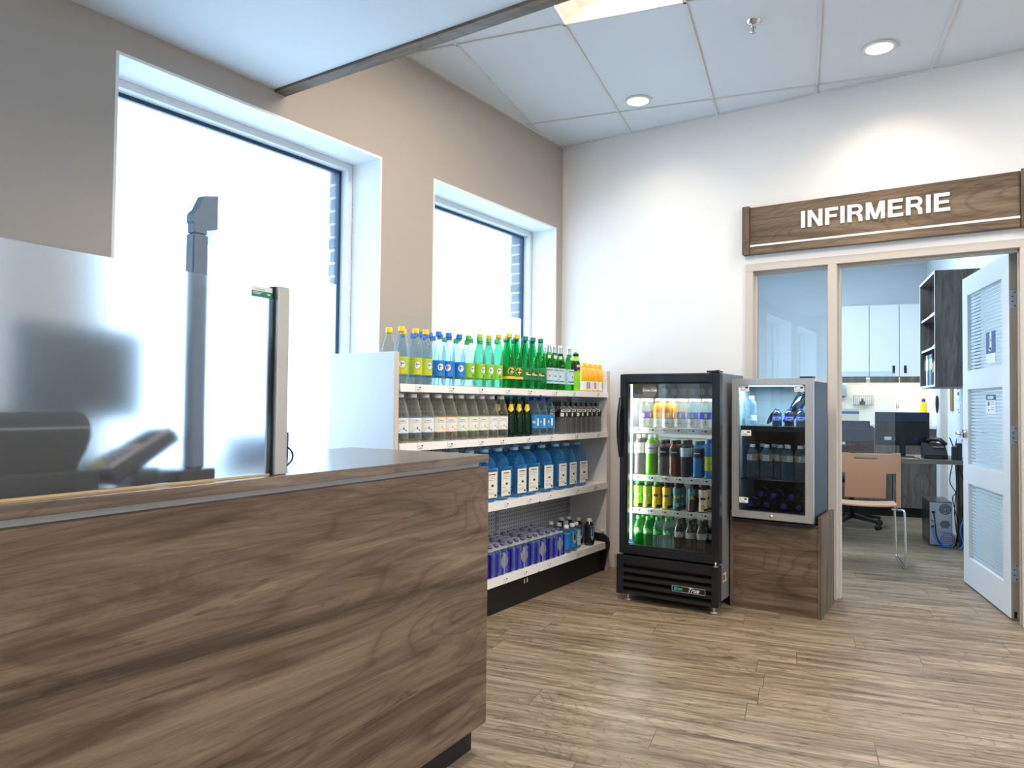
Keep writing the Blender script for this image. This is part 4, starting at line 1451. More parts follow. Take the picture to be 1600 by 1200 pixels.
pj = jug('')
jy = [3.045, 3.178, 3.311, 3.444, 3.610, 3.742, 3.918, 4.088, 4.222, 4.372]
for q, y in enumerate(jy):
    o = pj if q == 0 else copy_tree(pj)
    o.location = (-2.405, y, LEV[2] + 0.0004)
    o.rotation_euler = (0, 0, -0.06 + random.uniform(-0.06, 0.06))
    o['label'] = 'blue water jug with white paper label, %s from left, third shelf front row' % ORD[q]
for q, y in enumerate([3.07, 3.215, 3.36, 3.52, 3.67, 3.83, 3.99, 4.14, 4.29]):
    o = copy_tree(pj)
    o.location = (-2.545, y, LEV[2] + 0.0004)
    o.rotation_euler = (0, 0, random.uniform(-0.06, 0.06))
    o['label'] = 'blue water jug with white paper label, %s from left, third shelf rear row' % ORD[q]

# lowest shelf: shrink-wrapped packs and loose bottles
m_wrap = CLEAR('shrink wrap', (0.92, 0.92, 0.95, 1), 0.30, 0.6, 0.12, C(214, 214, 224))
m_wrapblue = P('blue printed wrap', C(40, 38, 140), 0.22, bump=0.5, bscale=26, var=0.25, vscale=14, coat=0.3)


def pack(label, bluewrap=True):
    t = thing('bottle_pack', label, 'bottle pack', (0, 0, -9), 0, 'shrink-wrapped water packs')
    bo = None
    for i in range(4):
        for j in range(3):
            if bo is None:
                b = MB().lathe(bottle_profile('small', 0.0315, 0.172), 14, m_water)
                bo = b.build('bottle', t)
                cp = MB().lathe([(0.0145, 0.158), (0.0155, 0.158), (0.0155, 0.171), (0.001, 0.172)], 12, P('slate blue cap', C(92, 92, 130), 0.4)).build('cap', bo)
                c = bo
            else:
                c = bo.copy()
                COL.objects.link(c)
                c.parent = t
                cc = cp.copy()
                COL.objects.link(cc)
                cc.parent = c
            c.location = (0.096 - i * 0.064, -0.064 + j * 0.064, 0)
    w = MB()
    # sleeve round the bottles, scalloped between them, with an open eye in the front
    n = 36
    prof = []
    for i in range(n + 1):
        v = -0.096 + 0.192 * i / n
        prof.append(v)
    z0, z1 = 0.002, 0.128

    def fx(v):
        return 0.096 + 0.0325 - 0.010 * (1 - abs(math.cos(PI * (v + 0.032) / 0.064)))
    zs_ = [z0 + (z1 - z0) * q / 14 for q in range(15)]
    kb_, kc_ = w.mi(m_wrapblue), w.mi(m_wrap)
    grid = [[w.bm.verts.new((fx(v) - 0.004 * (z > 0.115), v, z + 0.004 * math.sin(v * 60) * (z > 0.11))) for v in prof] for z in zs_]
    for a in range(14):
        for i in range(n):
            vc, zc = (prof[i] + prof[i + 1]) / 2, (zs_[a] + zs_[a + 1]) / 2
            f = w.bm.faces.new((grid[a][i], grid[a][i + 1], grid[a + 1][i + 1], grid[a + 1][i]))
            eye = ((vc - 0.045) / 0.036) ** 2 + ((zc - 0.075) / 0.044) ** 2 < 1
            stem_ = abs(vc - 0.040) < 0.010 and zc < 0.035
            f.material_index = kc_ if (eye or stem_) else kb_
            f.smooth = True
    for sgn in (-1, 1):
        y = sgn * 0.0965
        w.quad([(-0.125, y, z0), (fx(y), y, z0), (fx(y), y, z1), (-0.125, y, z1)], m_wrapblue)
    w.quad([(-0.128, -0.096, z0), (-0.128, 0.096, z0), (-0.128, 0.096, z1), (-0.128, -0.096, z1)], m_wrapblue)
    w.build('printed_wrap', t)
    f = MB()
    m_ = 16
    gv = [[f.bm.verts.new((-0.125 + 0.248 * i / m_, -0.096 + 0.192 * j / m_, 0.1745 - 0.030 * (max(abs(i - m_ / 2), abs(j - m_ / 2)) / (m_ / 2)) ** 4 - 0.006 * (0.5 - 0.5 * math.cos(2 * PI * i / 4)) + random.uniform(-0.0015, 0.0015))) for j in range(m_ + 1)] for i in range(m_ + 1)]
    for i in range(m_):
        for j in range(m_):
            q = f.bm.faces.new((gv[i][j], gv[i + 1][j], gv[i + 1][j + 1], gv[i][j + 1]))
            q.smooth = True
    f.build('top_film', t, m_wrap)
    lab = MB()
    for v in (-0.064, 0.0, 0.064):
        lab.patch(0.0322, [(-0.014, 0.06), (0.014, 0.06), (0.014, 0.10), (-0.014, 0.10)], lb['sky'], 0.0)
    lab.bm.free()
    return t


pp = pack('')
for q, y in enumerate([3.19, 3.396, 3.604, 3.812, 4.020]):
    o = pp if q == 0 else copy_tree(pp)
    o.location = (-2.472, y, LEV[3] + 0.0006)
    o.rotation_euler = (0, 0, random.uniform(-0.02, 0.02))
    o['label'] = 'blue shrink-wrapped water pack, %s from the left on the lowest shelf' % ORD[q]


def logo_shield(col, col2):
    def f(b, rad, z0, z1):
        for a in (0.0, PI):
            b.patch(rad, [(-0.012, z1 - 0.012), (0.012, z1 - 0.012), (0.012, z0 + 0.04), (0.0, z0 + 0.018), (-0.012, z0 + 0.04)], col, a)
            b.patch(rad + 0.0004, [(-0.006, z1 - 0.022), (0.006, z1 - 0.022), (0.006, z0 + 0.045), (-0.006, z0 + 0.045)], col2, a)
    return f


p = bottle('water_bottle', '', 'small', 0.0345, 0.178, m_clear, m_whitecap, [(0.16, 0.74, 1.0, lb['blue'])], (0, logo_shield(lb['sand'], lb['black'])), 0.018)
place(p, [(-2.372, 4.265)], LEV[3], '', '', 'loose bottles on the lowest shelf', face=-0.5, spread=0.05)
p['label'] = 'clear bottle with blue shield label beside the wrapped packs on the lowest shelf'
for q, (x, y, s) in enumerate([(-2.372, 4.185, 'clear bottle with blue label touching the last wrapped pack'), (-2.45, 4.225, 'clear bottle with blue label in the second row of the lowest shelf'), (-2.525, 4.25, 'clear bottle with blue label in the third row of the lowest shelf')]):
    o = copy_tree(p)
    o.location = (x, y, LEV[3] + 0.0004)
    o.rotation_euler = (0, 0, 1.2 if q == 0 else -0.5)
    o['label'] = s
p = bottle('water_bottle', '', 'small', 0.034, 0.172, m_water, m_whitecap, [(0.14, 0.70, 1.0, lb['paleblue'])], (0, logo_sides(lb['white'], lb['sky'])), 0.018)
place(p, [(-2.40, 4.365)], LEV[3], '', '', 'loose bottles on the lowest shelf', spread=0.05)
p['label'] = 'clear bottle with pale blue label between the blue and black ones on the lowest shelf'
o = copy_tree(p)
o.location = (-2.475, 4.36, LEV[3] + 0.0004)
o['label'] = 'clear bottle with pale blue label in the second row of the lowest shelf'
p = bottle('drink_bottle', '', 'small', 0.0345, 0.180, m_cola, m_whitecap, [(0.10, 0.80, 1.0, lb['black'])], (0, logo_shield(lb['paleblue'], lb['royal'])), 0.018)
place(p, [(-2.372, 4.505)], LEV[3], '', '', 'loose bottles on the lowest shelf', face=-0.45, spread=0.02)
p['label'] = 'black drink bottle with pale shield label near the right end of the lowest shelf'
for q, (x, y, s) in enumerate([(-2.45, 4.49, 'second row'), (-2.53, 4.50, 'third row'), (-2.545, 4.425, 'third row beside a clear bottle')]):
    o = copy_tree(p)
    o.location = (x, y, LEV[3] + 0.0004)
    o['label'] = 'black drink bottle in the %s of the lowest shelf' % s

# ------------------------------------------------------------------ tall black display fridge
FR = Vector((-1.625, 4.035, 0))
FRZ = 0.025
FM = Matrix.Translation(FR) @ Matrix.Rotation(FRZ, 4, 'Z')
m_sidegrey = P('grey steel side', C(150, 152, 156), 0.4, 0.5, bump=0.03, bscale=200)
m_liner = P('white fridge liner', C(222, 226, 224), 0.45)
m_fridgeblack = P('satin black enamel', C(18, 23, 30), 0.3, coat=0.2)
m_led = EMIT('fridge light strip', (0.93, 1.0, 0.96, 1), 3.2)
m_glassdoor = PANE('fridge door glass', (0.90, 0.93, 0.93, 1), 1.0)
t = thing('display_fridge', 'tall black glass-door drinks fridge with louvred base beside the shelves', 'fridge', FR, FRZ)
b = MB()
b.box(-0.300, -0.272, 0.062, 0.56, 0.055, 1.352, m_fridgeblack)
b.box(0.262, 0.284, 0.062, 0.56, 0.055, 1.352, m_sidegrey)
b.box(-0.272, 0.262, 0.062, 0.56, 1.315, 1.352, m_fridgeblack)
b.box(-0.272, 0.262, 0.535, 0.56, 0.055, 1.315, m_fridgeblack)
b.box(-0.272, 0.262, 0.062, 0.535, 0.055, 0.29, m_fridgeblack)
b.build('cabinet', t)
b = MB()
b.quad([(-0.2715, 0.065, 0.2905), (-0.2715, 0.534, 0.2905), (-0.2715, 0.534, 1.3145), (-0.2715, 0.065, 1.3145)], m_liner)
b.quad([(0.2615, 0.065, 0.2905), (0.2615, 0.065, 1.3145), (0.2615, 0.534, 1.3145), (0.2615, 0.534, 0.2905)], m_liner)
b.quad([(-0.2715, 0.534, 0.2905), (0.2615, 0.534, 0.2905), (0.2615, 0.534, 1.3145), (-0.2715, 0.534, 1.3145)], m_liner)
b.quad([(-0.2715, 0.065, 0.2905), (0.2615, 0.065, 0.2905), (0.2615, 0.534, 0.2905), (-0.2715, 0.534, 0.2905)], m_liner)
b.quad([(-0.2715, 0.065, 1.3145), (-0.2715, 0.534, 1.3145), (0.2615, 0.534, 1.3145), (0.2615, 0.065, 1.3145)], m_liner)
b.build('liner', t)
# door
d = MB()
for (x0, x1, z0, z1) in ((-0.297, -0.257, 0.283, 1.347), (0.266, 0.306, 0.283, 1.347), (-0.257, 0.266, 0.283, 0.326), (-0.257, 0.266, 1.297, 1.347)):
    d.box(x0, x1, 0.004, 0.058, z0, z1, m_fridgeblack, 0.003)
for (x0, x1, z0, z1) in ((-0.257, -0.249, 0.326, 1.297), (0.258, 0.266, 0.326, 1.297), (-0.249, 0.258, 0.326, 0.334), (-0.249, 0.258, 1.289, 1.297)):
    d.box(x0, x1, 0.014, 0.05, z0, z1, m_black)
dr = d.build('door', t)
MB().box(-0.249, 0.258, 0.026, 0.031, 0.334, 1.289, m_glassdoor).build('glass', dr)
h = MB()
hp = []
for q in range(13):
    u = q / 12
    hp.append((-0.290 - 0.002, 0.004 - 0.034 * math.sin(PI * u), 0.855 + 0.35 * u))
h.tube(hp, 0.011, 10, m_fridgeblack)
tag(h.build('handle', dr), 'bowed black grab handle')
s = MB()
s.lathe([(0.001, 0), (0.047, 0)], 32, P('grey disc sticker', C(120, 118, 118), 0.5), Matrix.Translation((-0.118, 0.0255, 1.252)) @ Matrix.Rotation(PI / 2, 4, 'X'))
so = tag(s.build('round_sticker', dr), 'grey round sticker with white script')
text_mesh('Coca-Cola', 0.0205, m_pap, so, 'script_lettering', upright(-0.118, 0.0248, 1.252), 0.0002, 0.35, 0.0006)
s = MB().box(-0.246, -0.213, 0.0248, 0.0256, 0.330 + 0.008, 0.366, P('energy sticker blue', C(40, 140, 200), 0.4))
s.box(-0.242, -0.217, 0.0244, 0.0247, 0.343, 0.348, m_pap)
s.box(-0.240, -0.222, 0.0244, 0.0247, 0.353, 0.360, P('sticker cyan', C(110, 200, 236), 0.4))
tag(s.build('energy_sticker', dr), 'small blue square sticker')
# louvred base
g = MB()
g.box(-0.312, -0.268, 0.0, 0.056, 0.042, 0.272, m_fridgeblack, 0.003)
g.box(0.262, 0.303, 0.0, 0.056, 0.042, 0.272, m_fridgeblack, 0.003)
g.box(-0.268, 0.262, 0.0, 0.056, 0.222, 0.272, m_fridgeblack, 0.002)
g.box(-0.268, 0.262, 0.035, 0.056, 0.042, 0.222, m_black)
for q in range(4):
    z = 0.046 + q * 0.043
    g.prism([(0.002, z), (0.006, z + 0.014), (0.033, z + 0.030), (0.033, z + 0.022), (0.012, z + 0.006), (0.010, z)], 'x', -0.268, 0.262, m_blackm)
gr = g.build('louvred_grille', t)
bd = MB().box(0.036, 0.230, -0.0045, -0.0005, 0.104, 0.138, m_fridgeblack, 0.001)
for (x0, x1, z0, z1) in ((0.036, 0.230, 0.135, 0.138), (0.036, 0.230, 0.104, 0.107), (0.036, 0.039, 0.104, 0.138), (0.227, 0.230, 0.104, 0.138)):
    bd.box(x0, x1, -0.0055, -0.0044, z0, z1, m_steel)
bd.box(0.050, 0.066, -0.0052, -0.0046, 0.113, 0.129, P('badge blue', C(60, 150, 210), 0.4))
bd.box(0.070, 0.098, -0.0052, -0.0046, 0.115, 0.126, P('badge green', C(90, 170, 90), 0.4))
bo = tag(bd.build('badge', gr), 'silver framed maker badge')
text_mesh('True', 0.034, m_pap, bo, 'badge_lettering', upright(0.160, -0.0056, 0.122), 0.0002, 0.45, 0.0006)
for x in (-0.255, 0.262):
    f = MB().cyl((x, 0.045, 0.012), (x, 0.045, 0.055), 0.010, 12, m_steel)
    f.cyl((x, 0.045, 0.0), (x, 0.045, 0.012), 0.022, 18, m_steel)
    f.build('foot', t)
for x in (-0.255, 0.262):
    MB().cyl((x, 0.50, 0.0), (x, 0.50, 0.055), 0.018, 14, m_black).build('foot', t)
hb = MB().box(0.230, 0.300, 0.002, 0.085, 1.3525, 1.362, m_fridgeblack, 0.002)
hb.cyl((0.285, 0.030, 1.348), (0.285, 0.030, 1.366), 0.012, 14, m_fridgeblack)
hb.build('top_hinge', t)
hb = MB().cyl((0.288, -0.006, 0.273), (0.288, -0.006, 0.296), 0.005, 10, m_steel)
hb.box(0.278, 0.300, -0.010, 0.004, 0.270, 0.2745, m_steel)
hb.build('lower_hinge', t)
lbx = MB().box(0.2842, 0.2848, 0.15, 0.21, 0.155, 0.205, P('warning label', C(226, 200, 160), 0.5))
lbx.box(0.2849, 0.2852, 0.155, 0.178, 0.165, 0.195, m_ink)
lbx.box(0.2849, 0.2852, 0.184, 0.206, 0.170, 0.190, P('label orange', C(220, 120, 60), 0.5))
lbx.build('side_label', t)
MB().box(-0.270, -0.250, 0.070, 0.084, 0.345, 1.205, m_led).build('light_strip', t)
MB().box(-0.24, 0.25, 0.085, 0.115, 1.300, 1.313, m_led).build('light_strip', t)
hp_ = MB().box(-0.245, 0.262, 0.075, 0.082, 1.205, 1.290, P('smoky header panel', C(112, 110, 110), 0.25))
for q in range(6):
    hp_.lathe([(0.001, 0), (0.020, 0)], 16, P('header spot grey', C(150, 146, 144), 0.4), Matrix.Translation((-0.04 + q * 0.055, 0.0745, 1.245)) @ Matrix.Rotation(PI / 2, 4, 'X'))
hp_.build('header_panel', t)
area_lamp('fridge_light', (0.005, 0.10, 1.296), 0.46, 0.03, 3.2, (0.95, 1.0, 0.98), parent=t)
area_lamp('fridge_light', (-0.244, 0.068, 0.78), 0.8, 0.03, 3.4, (0.95, 1.0, 0.98), (0, -PI / 2, 0), parent=t)
FS = [1.030, 0.745, 0.548]
for z in FS:
    sh = MB()
    for q in range(14):
        yy = 0.10 + q * 0.031
        sh.cyl((-0.265, yy, z - 0.004), (0.258, yy, z - 0.004), 0.0028, 6, m_steel)
    so = sh.build('shelf', t)
    so_ = MB().box(-0.240, 0.258, 0.078, 0.083, z - 0.034, z + 0.001, m_shelf, 0.001).build('price_strip', so)
    for q in range(6):
        x = -0.215 + q * 0.083 + random.uniform(-0.008, 0.008)
        g = MB().box(x - 0.02, x + 0.022, 0.0768, 0.0778, z - 0.030, z - 0.004, m_tagpaper)
        g.box(x - 0.012, x - 0.006, 0.0762, 0.0767, z - 0.016, z - 0.010, m_ink)
        g.box(x + 0.004, x + 0.016, 0.0762, 0.0767, z - 0.018, z - 0.009, m_ink)
        g.build('price_tag', so)


def fput(o, xw, ly, z, rz=0.0):
    p = FM @ Vector((xw + 1.625, ly, z))
    o.location = p
    o.rotation_euler = (0, 0, rz - PI / 2 + 0.25)
    return o


def logo_word(col, word, s, colb=None, vert=False):
    def f(b, rad, z0, z1):
        if colb is not None:
            b.rect(rad, -0.022, 0.022, z0 + (z1 - z0) * 0.25, z0 + (z1 - z0) * 0.75, colb, 0.0)
        n = len(word)
        for i in range(n):
            u = (i - (n - 1) / 2) * s
            b.rect(rad + 0.0005, u - s * 0.36, u + s * 0.36, (z0 + z1) / 2 - s * (0.8 if i % 2 else 0.5), (z0 + z1) / 2 + s * (0.5 if i % 3 else 0.95), col, 0.0)
    return f


def logo_top(col, base):
    def f(b, rad, z0, z1):
        b.lathe([(rad - 0.0003, z0 + (z1 - z0) * 0.55), (rad - 0.0003, z1)], 28, col)
        b.rect(rad + 0.0003, -0.006, 0.012, z0 + (z1 - z0) * 0.62, z0 + (z1 - z0) * 0.92, lb['white'], 0.0)
        b.rect(rad, -0.016, 0.014, z0 + 0.02, z0 + 0.023, m_inkgrey, 0.0)
        b.disc(rad, 0.004, z0 + 0.032, 0.004, col, 0.0)
    return f


def bottle_text(t, word, size, rad, z, mat, bold=0.0004, shear=0.0):
    """Lettering wrapped round the front of a bottle."""
    o = text_mesh(word, size, mat, t, 'label_lettering', Matrix(), 0.0001, shear, bold)
    for v in o.data.vertices:
        a, zz, e = v.co.x / rad, v.co.y + z, v.co.z
        v.co = ((rad + 0.0012 + e) * math.cos(a), (rad + 0.0012 + e) * math.sin(a), zz)
    return o


FB = 'drinks in the tall fridge'
rows = []
# top row: squat vitamin-water bottles
top = [(-1.811, 'purple', lb['purple'], m_clear2, None, 'clear drink bottle with purple and white label'), (-1.729, 'yellow', lb['yellow'], None, m_amber, 'orange drink bottle with yellow and white label'),
       (-1.665, 'sand', lb['orange'], None, m_amber, 'orange drink bottle with orange and white label'), (-1.590, 'grey', lb['grey'], m_clear2, None, 'clear drink bottle with grey and white label'),
       (-1.512, 'lilac', lb['lilac'], m_clear, None, 'clear drink bottle with lilac blue and white label'), (-1.434, 'royal', lb['royal'], m_clear, None, 'clear drink bottle with royal blue and white label')]
for q, (x, nm, col, bm_, lq, lab) in enumerate(top):
    o = bottle('drink_bottle', lab + ' on the top fridge shelf', 'carafe', 0.0315, 0.172, bm_ or lq, m_whitecap, [(0.03, 0.55, 1.0, lb['white'])], (0, logo_top(col, None)), 0.013, group=FB)
    fput(o, x, 0.118 if q != 1 else 0.135, FS[0] + 0.001, random.uniform(-0.15, 0.15))
    c = copy_tree(o)
    fput(c, x + 0.004, 0.192 if q != 1 else 0.212, FS[0] + 0.001)
    c['label'] = 'second-row ' + lab + ' on the top fridge shelf'
# second row: sports and iced drinks
m_purplegrey = CLEAR('smoky drink plastic', (0.66, 0.62, 0.66, 1), 0.3, 0.4, 0.06, C(150, 140, 148))
m_brownd = P('brown iced drink', C(112, 62, 44), 0.2, coat=0.4)
m_blued = P('blue sports drink', C(20, 120, 190), 0.2, coat=0.4)
m_darkd = CLEAR('dark drink plastic', (0.34, 0.37, 0.40, 1), 0.4, 0.4, 0.06, C(64, 72, 80))
m_limed = P('bright green drink', C(110, 200, 20), 0.2, coat=0.4)
second = [(-1.844, 0.240, m_purplegrey, lb['white'], lb['grey'], m_whitecap, 0.54, 0.80, 'smoky drink bottle with white label'), (-1.770, 0.240, m_limed, lb['white'], lb['darkgreen'], m_whitecap, 0.54, 0.80, 'bright green drink bottle with white label'),
          (-1.694, 0.212, m_purplegrey, lb['black'], lb['white'], m_blackcap, 0.55, 0.79, 'smoky drink bottle with black label'), (-1.624, 0.212, m_brownd, lb['black'], lb['white'], m_blackcap, 0.55, 0.79, 'brown drink bottle with black label'),
          (-1.556, 0.215, m_darkd, lb['paleblue'], lb['white'], m_blackcap, 0.55, 0.79, 'dark drink bottle with pale label'), (-1.480, 0.212, m_blued, lb['black'], lb['white'], m_tealcap, 0.55, 0.79, 'blue drink bottle with black label'),
          (-1.413, 0.225, m_blued, lb['lemon'], lb['sky'], m_bluecap, 0.20, 0.56, 'blue drink bottle with yellow and blue label')]
for q, (x, h, bm_, lc, lc2, cm, z0, z1, lab) in enumerate(second):
    o = bottle('drink_bottle', lab + ' on the second fridge shelf', 'sport', 0.0305, h, bm_, cm, [(z0, z1, 1.0, lc)], (0, logo_word(lc2, 'wordmk', 0.0055)), 0.018, group=FB)
    fput(o, x, 0.118, FS[1] + 0.001, random.uniform(-0.15, 0.15))
    c = copy_tree(o)
    fput(c, x + 0.004, 0.186, FS[1] + 0.001)
    c['label'] = 'second-row ' + lab + ' on the second fridge shelf'
# third row: iced tea bottles wrapped in printed sleeves
m_tea = P('dark iced tea', C(70, 42, 26), 0.2, coat=0.4)
third = [(-1.849, lb['lime'], lb['cream'], 'green and cream sleeved tea bottle at the left'), (-1.790, lb['lime'], lb['cream'], 'green and cream sleeved tea bottle second from the left'), (-1.731, lb['yellow'], lb['brown'], 'yellow and brown sleeved tea bottle'),
         (-1.667, lb['yellow'], lb['royal'], 'yellow and blue sleeved tea bottle'), (-1.603, lb['teal'], lb['yellow'], 'teal and yellow sleeved tea bottle'), (-1.513, lb['teal'], lb['grey'], 'dark tea bottle with teal sleeve'), (-1.448, lb['cream'], lb['black'], 'cream sleeved coffee bottle')]


def logo_sleeve(c1, c2):
    def f(b, rad, z0, z1):
        zc = (z0 + z1) / 2
        b.disc(rad, 0.0, z0 + (z1 - z0) * 0.22, 0.013, lb['sand'], 0.0)
        b.disc(rad + 0.0004, 0.003, z0 + (z1 - z0) * 0.20, 0.008, lb['yellow'], 0.0)
        b.rect(rad, -0.015, 0.015, zc + 0.006, zc + 0.020, c2, 0.0)
        b.rect(rad + 0.0004, -0.011, 0.004, zc + 0.009, zc + 0.012, lb['black'], 0.0)
        b.rect(rad + 0.0004, -0.009, 0.009, zc + 0.014, zc + 0.018, lb['black'], 0.0)
        b.patch(rad, [(-0.02, z0 + 0.004), (0.02, z0 + 0.004), (0.012, z0 + 0.02), (-0.004, z0 + 0.012)], lb['black'], 0.9)
    return f


for q, (x, c1, c2, lab) in enumerate(third):
    o = bottle('tea_bottle', lab + ' on the third fridge shelf', 'sleeve', 0.0265, 0.158, m_tea, m_blackcap if q > 2 else m_greencap, [(0.44 if q in (5,) else 0.03, 0.82, 1.0, c1)], (0, logo_sleeve(c1, c2)), 0.014, group=FB)
    fput(o, x, 0.116, FS[2] + 0.001, random.uniform(-0.2, 0.2))
    c = copy_tree(o)
    fput(c, x + 0.004, 0.178, FS[2] + 0.001)
    c['label'] = 'second-row ' + lab + ' on the third fridge shelf'
# bottom row: soda bottles on the floor of the fridge
m_gsoda = CLEAR('green soda plastic', (0.10, 0.80, 0.25, 1), 0.22, 0.5, 0.06, C(10, 150, 50))
bot = [(-1.842, m_gsoda, lb['green'], lb['yellow'], 'Sprite', 'green soda bottle with green label, leftmost'), (-1.781, m_gsoda, lb['green'], lb['yellow'], 'Sprite', 'green soda bottle with green label, second from the left'), (-1.720, m_clear, lb['green'], lb['white'], None, 'clear soda bottle with green and white label'),
       (-1.660, m_clear, lb['green'], lb['white'], 'Sprite', 'clear soda bottle with green label'), (-1.590, m_cola, lb['grey'], lb['white'], 'Coca-Cola', 'cola bottle with grey script label'), (-1.522, m_cola, lb['grey'], lb['white'], None, 'cola bottle with grey block label'),
       (-1.456, m_cola, lb['grey'], lb['paleblue'], None, 'cola bottle with plain grey label'), (-1.397, m_cola, lb['grey'], lb['white'], None, 'cola bottle half behind the right door frame')]
for q, (x, bm_, lc, lc2, word_, lab) in enumerate(bot):
    o = bottle('soda_bottle', lab + ' on the fridge floor', 'curvy', 0.0285, 0.206, bm_, m_greencap if q < 4 else m_blackcap, [(0.50, 0.66, 1.0, lc)], (0, logo_word(lc2, 'soda', 0.006) if word_ is None else (lambda b, rad, z0, z1, cc=lc2: b.disc(rad, 0.004, z1 - 0.006, 0.007, cc, 0.0))), 0.016, group=FB)
    if word_:
        bottle_text(o, word_, 0.019 if len(word_) < 8 else 0.0125, 0.0285, 0.206 * 0.575, lb['white'], 0.0004, 0.3)
    fput(o, x, 0.110 if q < 7 else 0.150, 0.292, random.uniform(-0.1, 0.1))
    c = copy_tree(o)
    fput(c, x + 0.004, 0.176 if q < 7 else 0.222, 0.292)
    c['label'] = 'second-row ' + lab + ' on the fridge floor'

# ------------------------------------------------------------------ walnut stand with the small steel cooler on it
t = thing('cooler_stand', 'walnut box stand carrying the small steel-framed cooler', 'stand', (-1.09, 4.305, 0), 0.02)
MB().box(-0.2325, 0.2325, 0.004, 0.022, 0.0, 0.494, m_wood_x, 0.001).build('front_panel', t)
MB().box(-0.249, -0.2325, 0.0, 0.40, 0.0, 0.5575, m_wood_z, 0.001).build('side_panel', t)
MB().box(0.2325, 0.2505, 0.0, 0.40, 0.0, 0.5575, m_wood_z, 0.001).build('side_panel', t)
MB().box(-0.2325, 0.2325, 0.010, 0.398, 0.4945, 0.5055, m_wood_x, 0.001).build('top_panel', t)

CL = Vector((-1.0925, 4.25, 0.506))
t = thing('small_cooler', 'small glass-door cooler with stainless frame on the walnut stand', 'fridge', CL, 0.0)
m_coolside = P('charcoal cooler side', C(52, 60, 72), 0.35, 0.2)
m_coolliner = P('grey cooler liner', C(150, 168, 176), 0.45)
m_coolglass = PANE('dark cooler glass', (0.80, 0.87, 0.90, 1), 1.1)
b = MB()
b.box(-0.219, -0.195, 0.045, 0.385, 0.012, 0.800, m_coolside)
b.box(0.198, 0.2225, 0.045, 0.385, 0.012, 0.800, m_coolside)
b.box(-0.195, 0.198, 0.045, 0.385, 0.780, 0.800, m_coolside)
b.box(-0.195, 0.198, 0.365, 0.385, 0.012, 0.780, m_coolside)
b.box(-0.195, 0.198, 0.045, 0.365, 0.012, 0.055, m_coolside)
b.build('cabinet', t)
b = MB()
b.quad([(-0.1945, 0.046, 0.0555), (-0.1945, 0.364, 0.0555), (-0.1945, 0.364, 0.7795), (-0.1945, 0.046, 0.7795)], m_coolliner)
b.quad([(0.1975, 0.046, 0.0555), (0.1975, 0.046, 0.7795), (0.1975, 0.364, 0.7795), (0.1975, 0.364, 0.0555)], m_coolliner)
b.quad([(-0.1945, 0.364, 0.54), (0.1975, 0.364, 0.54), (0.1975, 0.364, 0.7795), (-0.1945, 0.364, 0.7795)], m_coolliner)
b.quad([(-0.1945, 0.3635, 0.0555), (0.1975, 0.3635, 0.0555), (0.1975, 0.3635, 0.54), (-0.1945, 0.3635, 0.54)], m_black)  # back liner black below the top shelf: compartment shade put into the colour
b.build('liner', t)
d = MB()
O = (-0.222, 0.2215, 0.022, 0.816)
I = (-0.184, 0.181, 0.060, 0.781)
oc = [(O[0], O[2]), (O[1], O[2]), (O[1], O[3]), (O[0], O[3])]
ic = [(I[0], I[2]), (I[1], I[2]), (I[1], I[3]), (I[0], I[3])]
for q in range(4):
    a_, b_, c_, e_ = oc[q], oc[(q + 1) % 4], ic[(q + 1) % 4], ic[q]
    d.prism([a_, b_, c_, e_], 'y', 0.0, 0.040, m_steel)
dr = tag(d.build('door', t), 'stainless steel door frame')
MB().box(I[0], I[1], 0.012, 0.017, I[2], I[3], m_coolglass).build('glass', dr)
lk = MB().cyl((0.0, 0.0, 0.041), (0.0, -0.004, 0.041), 0.0085, 20, m_chrome)
lk.box(-0.005, 0.005, -0.0046, -0.0041, 0.040, 0.042, m_ink)
lk.build('lock', dr)
for (x0, x1, z0, z1) in ((-0.1795, -0.127, 0.744, 0.776), (0.1215, 0.1745, 0.742, 0.775), (-0.1705, -0.1155, 0.489, 0.521), (-0.1815, -0.1315, 0.105, 0.136)):
    g = MB().box(x0, x1, 0.0108, 0.0118, z0, z1, m_tagpaper)
    g.box(x0 + 0.005, x0 + 0.010, 0.0102, 0.0107, z0 + 0.018, z0 + 0.023, m_ink)
    g.box(x1 - 0.022, x1 - 0.007, 0.0102, 0.0107, z0 + 0.017, z0 + 0.025, m_ink)
    g.box(x0 + 0.006, x1 - 0.018, 0.0102, 0.0107, z0 + 0.006, z0 + 0.010, m_inkgrey)
    g.build('price_tag', dr)
MB().box(-0.219, 0.2195, 0.008, 0.37, 0.0005, 0.0115, m_blackm).build('base_trim', t)
hb = MB().box(0.150, 0.219, 0.006, 0.075, 0.8165, 0.826, m_black, 0.002)
hb.build('top_hinge', t)
hb = MB().box(0.192, 0.221, 0.002, 0.05, 0.012, 0.0215, m_black)
hb.build('lower_hinge', t)
ZC1, ZC2 = 0.545, 0.240
s = MB().box(-0.194, 0.197, 0.095, 0.362, ZC1 - 0.006, ZC1 - 0.001, m_blackg)
s.box(-0.194, 0.197, 0.048, 0.0515, ZC1 - 0.034, ZC1, m_blackm)
s.build('shelf', t)
s = MB()
for q in range(12):
    s.cyl((-0.194, 0.06 + q * 0.027, ZC2 - 0.003), (0.197, 0.06 + q * 0.027, ZC2 - 0.003), 0.0025, 6, m_blackm)
s.build('shelf', t)
MB().box(-0.15, 0.15, 0.06, 0.08, 0.772, 0.778, EMIT('cooler light', (0.75, 0.93, 1.0, 1), 2.5)).build('light_strip', t)
area_lamp('cooler_light', (0, 0.09, 0.768), 0.3, 0.06, 5.0, (0.78, 0.93, 1.0), parent=t)

